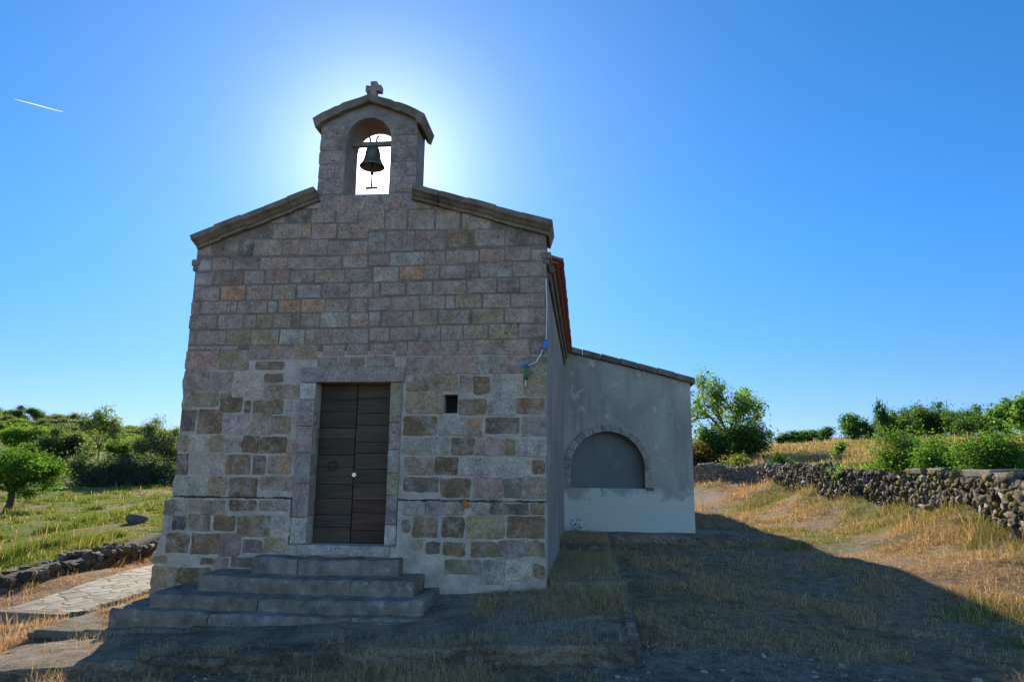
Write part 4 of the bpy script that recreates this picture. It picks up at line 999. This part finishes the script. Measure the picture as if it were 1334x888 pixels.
# --- right side
make_tree('tree', 'leafy green tree standing behind the wall right of the annex', gp(950, 597, 47), 5.8, 6.6, 1.2, 21, .12, 9500, (.12, .19, .045), 4, .7, .26, alt=(.18, .21, .07), altp=.15)
make_tree('bush', 'dark bush under the leafy tree beside the annex', gp(925, 592, 45), 2.4, 3.0, .0, 22, .12, 9000, (.085, .15, .035), 3, .6, .28, stems=5, cat='bush', trunk_r=.04)
make_tree('bush', 'rounded dark bush right below the leafy tree', gp(975, 590, 44), 2.2, 3.2, .0, 23, .11, 10000, (.07, .115, .03), 3, .6, .28, stems=6, cat='bush', trunk_r=.04)
make_tree('bush', 'dry brown brush on the bank beside the annex corner', gp(908, 606, 43), 1.5, 3.2, .0, 24, .10, 6000, (.10, .065, .03), 3, .7, .25, stems=6, cat='bush', trunk_r=.03)
make_tree('bush', 'small dark shrub growing on top of the right wall', gp(1021, 606, 35.5), 1.1, 1.9, .0, 25, .08, 5000, (.04, .07, .02), 3, .7, .2, stems=5, cat='bush', trunk_r=.02)
make_tree('bush', 'low pale weeds behind the far stretch of wall', gp(960, 605, 40), .8, 2.4, .0, 26, .08, 3000, (.12, .13, .04), 2, .7, .2, stems=6, cat='bush', trunk_r=.015)
make_tree('sapling', 'thin young sapling in the dry field above the wall', gp(1096, 600, 31), 1.15, .75, .35, 27, .09, 320, (.11, .17, .04), 2, .5, .1, cat='sapling', trunk_r=.022)
make_tree('bush', 'spiky bright green bush leaning left behind the right wall', gp(1182, 612, 25.4), 1.75, 2.1, .0, 31, .05, 13000, (.075, .125, .03), 3, .6, .2, stems=7, cat='bush', trunk_r=.03, lean=(-.25, 0))
make_tree('bush', 'bright leafy green bush in the middle behind the capstones', gp(1226, 616, 23.6), 1.45, 1.9, .0, 32, .05, 14000, (.075, .135, .03), 3, .6, .22, stems=6, cat='bush', trunk_r=.03)
make_tree('bush', 'largest bright green bush at the right edge behind the wall', gp(1294, 622, 21), 1.7, 2.4, .0, 33, .052, 18000, (.07, .13, .03), 3, .62, .24, stems=7, cat='bush', trunk_r=.03)
make_tree('bush', 'low green weeds tumbling over the middle of the right wall', gp(1140, 611, 27.2), .75, 2.6, .0, 34, .075, 4500, (.10, .17, .03), 2, .8, .2, stems=8, cat='bush', trunk_r=.015)
make_tree('tree', 'olive green tree at the right edge of the photograph', gp(1352, 592, 44), 2.6, 3.2, .6, 35, .14, 8000, (.10, .17, .05), 4, .65, .24)
rp = make_tree('tree', 'broad dark tree on the ridge behind the green bushes', gp(1222, 574, 74), 3.4, 6.6, .5, 36, .15, 11000, (.06, .10, .032), 4, .65, .38, stems=2, trunk_r=.1)
copy_tree(rp, gp(1168, 574, 72), 2.1, (.72, .72), 'low dark tree on the ridge left of the broad dark one')
copy_tree(rp, gp(1290, 574, 66), 4.0, (.7, .7), 'dark green tree on the ridge near the right edge')
copy_tree(rp, gp(1196, 575, 76), 1.1, (.7, .85), 'dark tree filling the gap left of the broad ridge tree')
copy_tree(rp, gp(1254, 575, 72), 5.1, (.75, .8), 'dark tree touching the right side of the broad ridge tree')
rs = make_tree('shrub', 'small dark conical shrub on the right skyline', gp(1100, 574, 68), 2.5, 2.6, .2, 37, .16, 3500, (.07, .125, .04), 3, .5, .3, stems=2, cat='shrub', trunk_r=.05)
for (px, py, D, s, hs, lb) in ((1124, 573, 68, .8, .9, 'spiky dark shrub just right of the conical skyline shrub'), (1082, 574, 69, .75, .55, 'rounded low shrub left of the conical skyline shrub'), (1150, 573, 69, .5, 1.4, 'thin tall shrub standing out above the right skyline')):
    copy_tree(rs, gp(px, py, D), px*.7, (s, hs), lb, cat='shrub')
for i, px in enumerate((1030, 1046, 1062)):
    copy_tree(rs, gp(px, 574, 66+i), px*.37, (.85, .45), 'low dark scrub bush along the skyline right of the leafy tree', 'scrub bushes along the right skyline', 'shrub')
# --- left side
make_tree('tree', 'small bright green tree leaning in the meadow at the left edge', gp(8, 660, 44), 3.35, 5.9, 1.1, 41, .085, 26000, (.07, .125, .024), 4, .75, .32, lean=(.28, 0), trunk_r=.11, flat=.8)
make_tree('tree', 'tall thin airy tree rising above the left woodland', gp(128, 602, 88), 7.2, 5.6, 2.4, 42, .18, 4500, (.13, .16, .07), 4, .5, .36, trunk_r=.12)
make_tree('tree', 'rounded grey green tree beside the left edge of the chapel', gp(206, 612, 74), 6.2, 6.2, .8, 43, .12, 20000, (.12, .14, .075), 4, .55, .42, trunk_r=.14)
make_tree('hedge', 'long dark hedge along the far edge of the meadow', gp(158, 634, 68), 2.9, 13.0, .0, 44, .17, 26000, (.06, .075, .052), 3, .9, .5, stems=22, cat='hedge', trunk_r=.05, nb=3)
hedge = bpy.data.objects['hedge']; hedge.scale = (1, .3, 1); hedge.rotation_euler = (0, 0, .1)
protos = [
 make_tree('tree', 'dense dark green tree just above the long hedge', gp(85, 612, 92), 3.9, 6.4, .5, 51, .16, 12000, (.085, .11, .05), 4, .6, .45, stems=2, trunk_r=.1),
 make_tree('tree', 'bright green tree below the thin airy tree', gp(160, 608, 90), 3.2, 4.6, .5, 52, .15, 11000, (.13, .19, .04), 4, .6, .42, stems=2, trunk_r=.1),
 make_tree('tree', 'dull olive tree above the hedge left of the rounded tree', gp(182, 606, 92), 3.2, 5.0, .5, 53, .15, 11000, (.14, .145, .08), 4, .6, .42, stems=2, trunk_r=.1)]
rr = random.Random(9)
one = [(30, 585, 110, 1, 1.5, 1.0, 'lone light green tree on the slope at the far left'), (60, 606, 95, 0, .85, .6, 'dark bush like tree behind the small meadow tree'), (105, 606, 94, 2, .8, .5, 'low olive tree between hedge and thin airy tree'), (222, 612, 84, 1, .9, .9, 'light green tree touching the chapel wall edge')]
for (px, py, D, k, s, hs, lb) in one: copy_tree(protos[k], gp(px, py, D), rr.uniform(0, 6), (s, hs), lb)
for row, (D, py, npx) in enumerate(((112, 592, 3), (126, 585, 5), (140, 578, 9), (154, 570, 11), (168, 562, 12), (179, 556, 13), (190, 550, 14))):
    for i in range(npx):
        px = -40+290*(i+rr.uniform(.15, .85))/npx; k = rr.choice((0, 0, 2, 2, 1) if row > 1 else (0, 1, 2)); s = rr.uniform(.55, 1.15)*(1 if row > 1 else .8)
        p = at(px, py, D+rr.uniform(-6, 6)); p = (p[0], p[1], g1(p[0], p[1])-.1)
        copy_tree(protos[k], p, rr.uniform(0, 6.3), (s, s*rr.uniform(.6, .85)), 'round scrubby tree of the wood covering the left hillside', 'trees of the left hillside wood')

# ------------------------------------------------------------------ grasses
def blades(name, n, sampler, hfun, cfun, width, label, seed, lean=.5, stalk=.04):
    rg = np.random.default_rng(seed); x, y = sampler(rg, n); n = len(x)
    z = G(x, y)-.01; D = np.hypot(x, y+9)
    hgt = hfun(x, y, rg); keep = hgt > .012; x, y, z, D, hgt = x[keep], y[keep], z[keep], D[keep], hgt[keep]; n = len(x)
    a = rg.random(n)*2*math.pi; ld = rg.random(n)*2*math.pi; ln = hgt*lean*rg.random(n)*1.6
    w = width*np.maximum(1, D/9)*rg.uniform(.6, 1.3, n)
    ca, sa = np.cos(a)*w, np.sin(a)*w; dx, dy = np.cos(ld)*ln, np.sin(ld)*ln
    st = rg.random(n) < stalk; hgt = np.where(st, hgt*1.8+.06, hgt)
    tw = np.where(st, 1.0, .75); 
    P0 = np.stack([x-ca*np.where(st, .4, 1), y-sa*np.where(st, .4, 1), z], 1); P1 = np.stack([x+ca*np.where(st, .4, 1), y+sa*np.where(st, .4, 1), z], 1)
    mx, my, mz = x+dx*.35, y+dy*.35, z+hgt*.6
    P2 = np.stack([mx+ca*.75*tw, my+sa*.75*tw, mz], 1); P3 = np.stack([mx-ca*.75*tw, my-sa*.75*tw, mz], 1)
    P4 = np.stack([x+dx, y+dy, z+hgt*np.where(ln > hgt*.5, .85, 1)], 1)
    V = np.stack([P0, P1, P2, P3, P4], 1).reshape(-1, 3); b = (np.arange(n)*5)[:, None]
    idx = (b+np.array([[0, 1, 2, 3, 3, 2, 4]])).ravel(); ns = np.tile([4, 3], n)
    c = cfun(x, y, rg); c[st] = np.array([.42, .32, .17])*rg.uniform(.7, 1.2, (st.sum(), 1)); T_ = np.repeat(c, 2, 0)
    o = link(name, np_mesh(name, V, ns, idx, T_, MAT['grass'])); set_props(o, label, 'grass', kind='stuff'); return o
def onpath(x, y):
    cx = np.interp(y, [-.2, 1.2, 2.8, 5, 9], [-7.15, -7.2, -7.3, -7.6, -7.9]); return (np.abs(x-cx) < .74) & (y > -.35)
def built(x, y):
    inb = (x > -5.62) & (x < AX1+.02) & (y > -.05) & ((x < -.45) | (y > 7.68))
    st_ = (x > -5.4) & (x < -1.25) & (y > -1.1) & (y < .1)
    return inb | st_
def terr(x, y):
    fr = (x > -6.2) & (x < .5) & (y > -2.55+.083*(x+6.15)) & (y < .1)
    sd = (x > -.6) & (x < .52) & (y > -1.6) & (y < 7.2); lg = (x > -.6) & (x < 3.45) & (y > 6.9) & (y < 7.8)
    return fr | sd | lg
def polar(rg, n, px0, px1, D0, D1, pw=1.0):
    D = np.exp(rg.uniform(math.log(D0), math.log(D1), n)) if pw == 1 else (D0**(1-pw)+(D1**(1-pw)-D0**(1-pw))*rg.random(n))**(1/(1-pw))
    px = rg.uniform(px0, px1, n); vx = (px-CX)/F_PX
    fw = R@np.array([0, 0, -1.]); fa = math.atan2(fw[0], fw[1]); az = fa+np.arctan(vx*1.0)
    return D*np.sin(az), -9+D*np.cos(az)
def yard_s(rg, n):
    x, y = polar(rg, n, -60, 1400, 5.2, 48); k = ~(built(x, y) | terr(x, y) | onpath(x, y)); x, y = x[k], y[k]
    g, b = zones(x, y); lf = (-x-(9.0+.12*np.maximum(y, 0)) > 0); k = (rg.random(len(x)) > b*.8) & ~lf & (fbm(x*1.7, y*1.7, 4) > .36+.1*rg.random(len(x))); return x[k], y[k]
def yard_h(x, y, rg):
    n = fbm(x*.9+3, y*.9, 4); g, b = zones(x, y); bank = sstep(y, 26, 30)*.25
    near_wall = np.zeros(len(x))
    for (wx, wy, wz) in np.array([np.array(rw[i])*(1-t)+np.array(rw[i+1])*t for i in range(7) for t in (0, .25, .5, .75)]):
        near_wall = np.maximum(near_wall, 1-np.clip(np.hypot(x-wx, y-wy)/2.2, 0, 1))
    return (.032+.085*sstep(n, .44, .68)+.03*g)*(1-.7*b)*rg.uniform(.5, 1.4, len(x))+near_wall*.2*rg.random(len(x))+bank*.7*rg.random(len(x))+.07*sstep(np.hypot(x, y+9), 16, 26)*rg.random(len(x))*(1-b)
def yard_c(x, y, rg):
    g, b = zones(x, y); n = fbm(x*.6, y*.6+20, 3)
    nw = np.zeros(len(x))
    for (wx, wy, wz) in np.array([np.array(rw[i])*(1-t)+np.array(rw[i+1])*t for i in range(5) for t in (0, .25, .5, .75)]):
        nw = np.maximum(nw, 1-np.clip(np.hypot(x-wx, y-wy)/2.0, 0, 1))
    pg = np.clip(g*.75+.05+.24*sstep(x, 3, 6)+nw*.75, 0, 1); k = rg.random(len(x)) < pg
    c = np.where(k[:, None], np.array([.19, .19, .055]), np.array([.43, .285, .165])); return c*np.where(rg.random(len(x)) < .22, 1.6, rg.uniform(.45, 1.2, len(x)))[:, None]*rg.uniform(.9, 1.1, (len(x), 3))
blades('dry_grass', 620000, yard_s, yard_h, yard_c, .0025, 'dry straw and green grass of the yard around the chapel', 61, 1.5)
def mead_s(rg, n):
    x, y = polar(rg, n, -80, 260, 10, 75); lf = (-x-(9.2+.12*np.maximum(y, 0)) > 0); x, y = x[lf], y[lf]
    k = fbm(x*.8, y*.8, 3) > .30+.15*rg.random(len(x)); return x[k], y[k]
def mead_h(x, y, rg): return (.025+.06*sstep(fbm(x*.7+9, y*.7, 4), .5, .7)+.22*sstep(fbm(x*1.1+50, y*1.1, 3), .62, .72))*rg.uniform(.5, 1.4, len(x))
def mead_c(x, y, rg):
    g, b = zones(x, y); k = rg.random(len(x)) < .3+.62*g
    c = np.where(k[:, None], np.array([.135, .195, .03]), np.array([.24, .21, .075])); return c*rg.uniform(.6, 1.4, (len(x), 1))
blades('meadow_grass', 160000, mead_s, mead_h, mead_c, .005, 'green and yellow grass of the sloping left meadow', 62, .8, .01)
def field_s(rg, n):
    x, y = polar(rg, n, 880, 1420, 18, 75)
    wx = np.array([p[0] for p in rw]); wy = np.array([p[1] for p in rw]); o = np.argsort(wy); bx = np.interp(y, wy[o], wx[o])
    k = (x > bx+.5) | (y > 44.5); return x[k], y[k]
blades('field_grass', 90000, field_s, lambda x, y, rg: .10*rg.uniform(.4, 1.5, len(x))+.2*sstep(fbm(x*.5, y*.5, 3), .55, .7)*rg.random(len(x)), lambda x, y, rg: np.where((rg.random(len(x)) < .2)[:, None], np.array([.10, .13, .03]), np.array([.33, .24, .10]))*rg.uniform(.65, 1.3, (len(x), 1)), .005, 'pale dry grass of the field beyond the right wall', 63)
# tufts rooted on the terraces and along their lips
def terr_s(rg, n):
    x = rg.uniform(-6.2, .45, n*2); y = rg.uniform(-2.7, 0, n*2); k = terr(x, y) & ~built(x, y)
    x2 = rg.uniform(-.5, .45, n); y2 = rg.uniform(-1.0, 6.9, n); x = np.concatenate([x[k], x2]); y = np.concatenate([y[k], y2])
    k = fbm(x*1.3+2, y*2.0+7, 4) > .51-.24*sstep(x, -2.4, -.6)-.2*sstep(y, -.3, -.05)*(x > -1.6)+.15*rg.random(len(x)); return x[k], y[k]
_G0 = G
def G(x, y):
    x = np.atleast_1d(np.asarray(x, float)); y = np.atleast_1d(np.asarray(y, float)); z = _G0(x, y)
    t1 = (x > -6.1) & (x < .45) & (y < .1) & (y > -2.5+.083*(x+6.15))
    z = np.where(t1, np.maximum(z, low_front(x)), z)
    z = np.where(t1 & (y > -1.14), np.maximum(z, up_z(x, y)-.01), z)
    return np.where((x > -.55) & (x < .45) & (y >= .1) & (y < 7), side_z(x, y)-.01, z)
blades('terrace_grass', 95000, terr_s, lambda x, y, rg: (.02+.075*fbm(x*2, y*2, 3)**1.5)*rg.uniform(.4, 1.4, len(x)), lambda x, y, rg: np.where((rg.random(len(x)) < .22)[:, None], np.array([.12, .115, .045]), np.array([.45, .30, .185]))*rg.uniform(.55, 1.3, (len(x), 1)), .002, 'thin dry grass growing over the stone terraces', 64, 1.4, .03)

def pebbles():
    rg = np.random.default_rng(77); n = 1500
    x, y = polar(rg, n*3, -40, 1380, 5.4, 16); k = ~built(x, y); x, y = x[k], y[k]; g, b = zones(x, y); k = rg.random(len(x)) < .12+.8*b; x, y = x[k][:n], y[k][:n]; z = G(x, y)
    s = np.clip(rg.lognormal(-4.2, .55, len(x)), .006, .07)
    V, Fm, Tm = rocks(np.stack([x, y, z+s*.15], 1), np.stack([s*1.4, s*1.1, s*.8], 1), [np.array([.22, .185, .155])*rg.uniform(.4, 1.25) for _ in x], rg, .75, .3)
    o = link('pebbles', np_mesh('pebbles', V, np.full(len(Fm), 3), Fm.ravel(), Tm, MAT['fieldstone'])); set_props(o, 'small pebbles and stone chips scattered on the bare ground', 'pebbles', kind='stuff')
pebbles()
for k, (x, y, hh_, w_, lb) in enumerate(((-.22, 7.35, .55, .5, 'dark dry weed in the corner between nave wall and annex'),)):
    make_tree('weed', lb, (x, y, float(G(x, y)[0])), hh_, w_, 0, 90+k, .03, 500, (.07, .065, .03), 2, .6, .05, stems=6, cat='weed', trunk_r=.006)
# ------------------------------------------------------------------ vapour trail high in the sky
p0, p1 = at(18, 129, 9000), at(82, 146, 9000)
s_ = NT('vapour_trail'); MAT['vapour'] = s_.done((.9, .9, .92), 1, 0)
tr = s_.n('ShaderNodeBsdfTranslucent'); ms = s_.n('ShaderNodeMixShader'); ms.inputs[0].default_value = .7; tr.inputs[0].default_value = (.95, .95, .97, 1)
s_.l(s_.b.outputs[0], ms.inputs[1]); s_.l(tr.outputs[0], ms.inputs[2]); tp = s_.n('ShaderNodeBsdfTransparent'); mt = s_.n('ShaderNodeMixShader'); mt.inputs[0].default_value = .66; s_.l(ms.outputs[0], mt.inputs[1]); s_.l(tp.outputs[0], mt.inputs[2]); s_.l(mt.outputs[0], s_.out.inputs[0])
m = MB(); m.tube([p0+(p1-p0)*t for t in np.linspace(0, 1, 14)], [1.5+4.5*math.sin(math.pi*min(1, t*1.0)*.93) for t in np.linspace(0, 1, 14)], 8)
set_props(m.build('vapour_trail', MAT['vapour'], smooth=True), 'short thin white vapour trail in the blue sky at upper left', 'vapour trail')
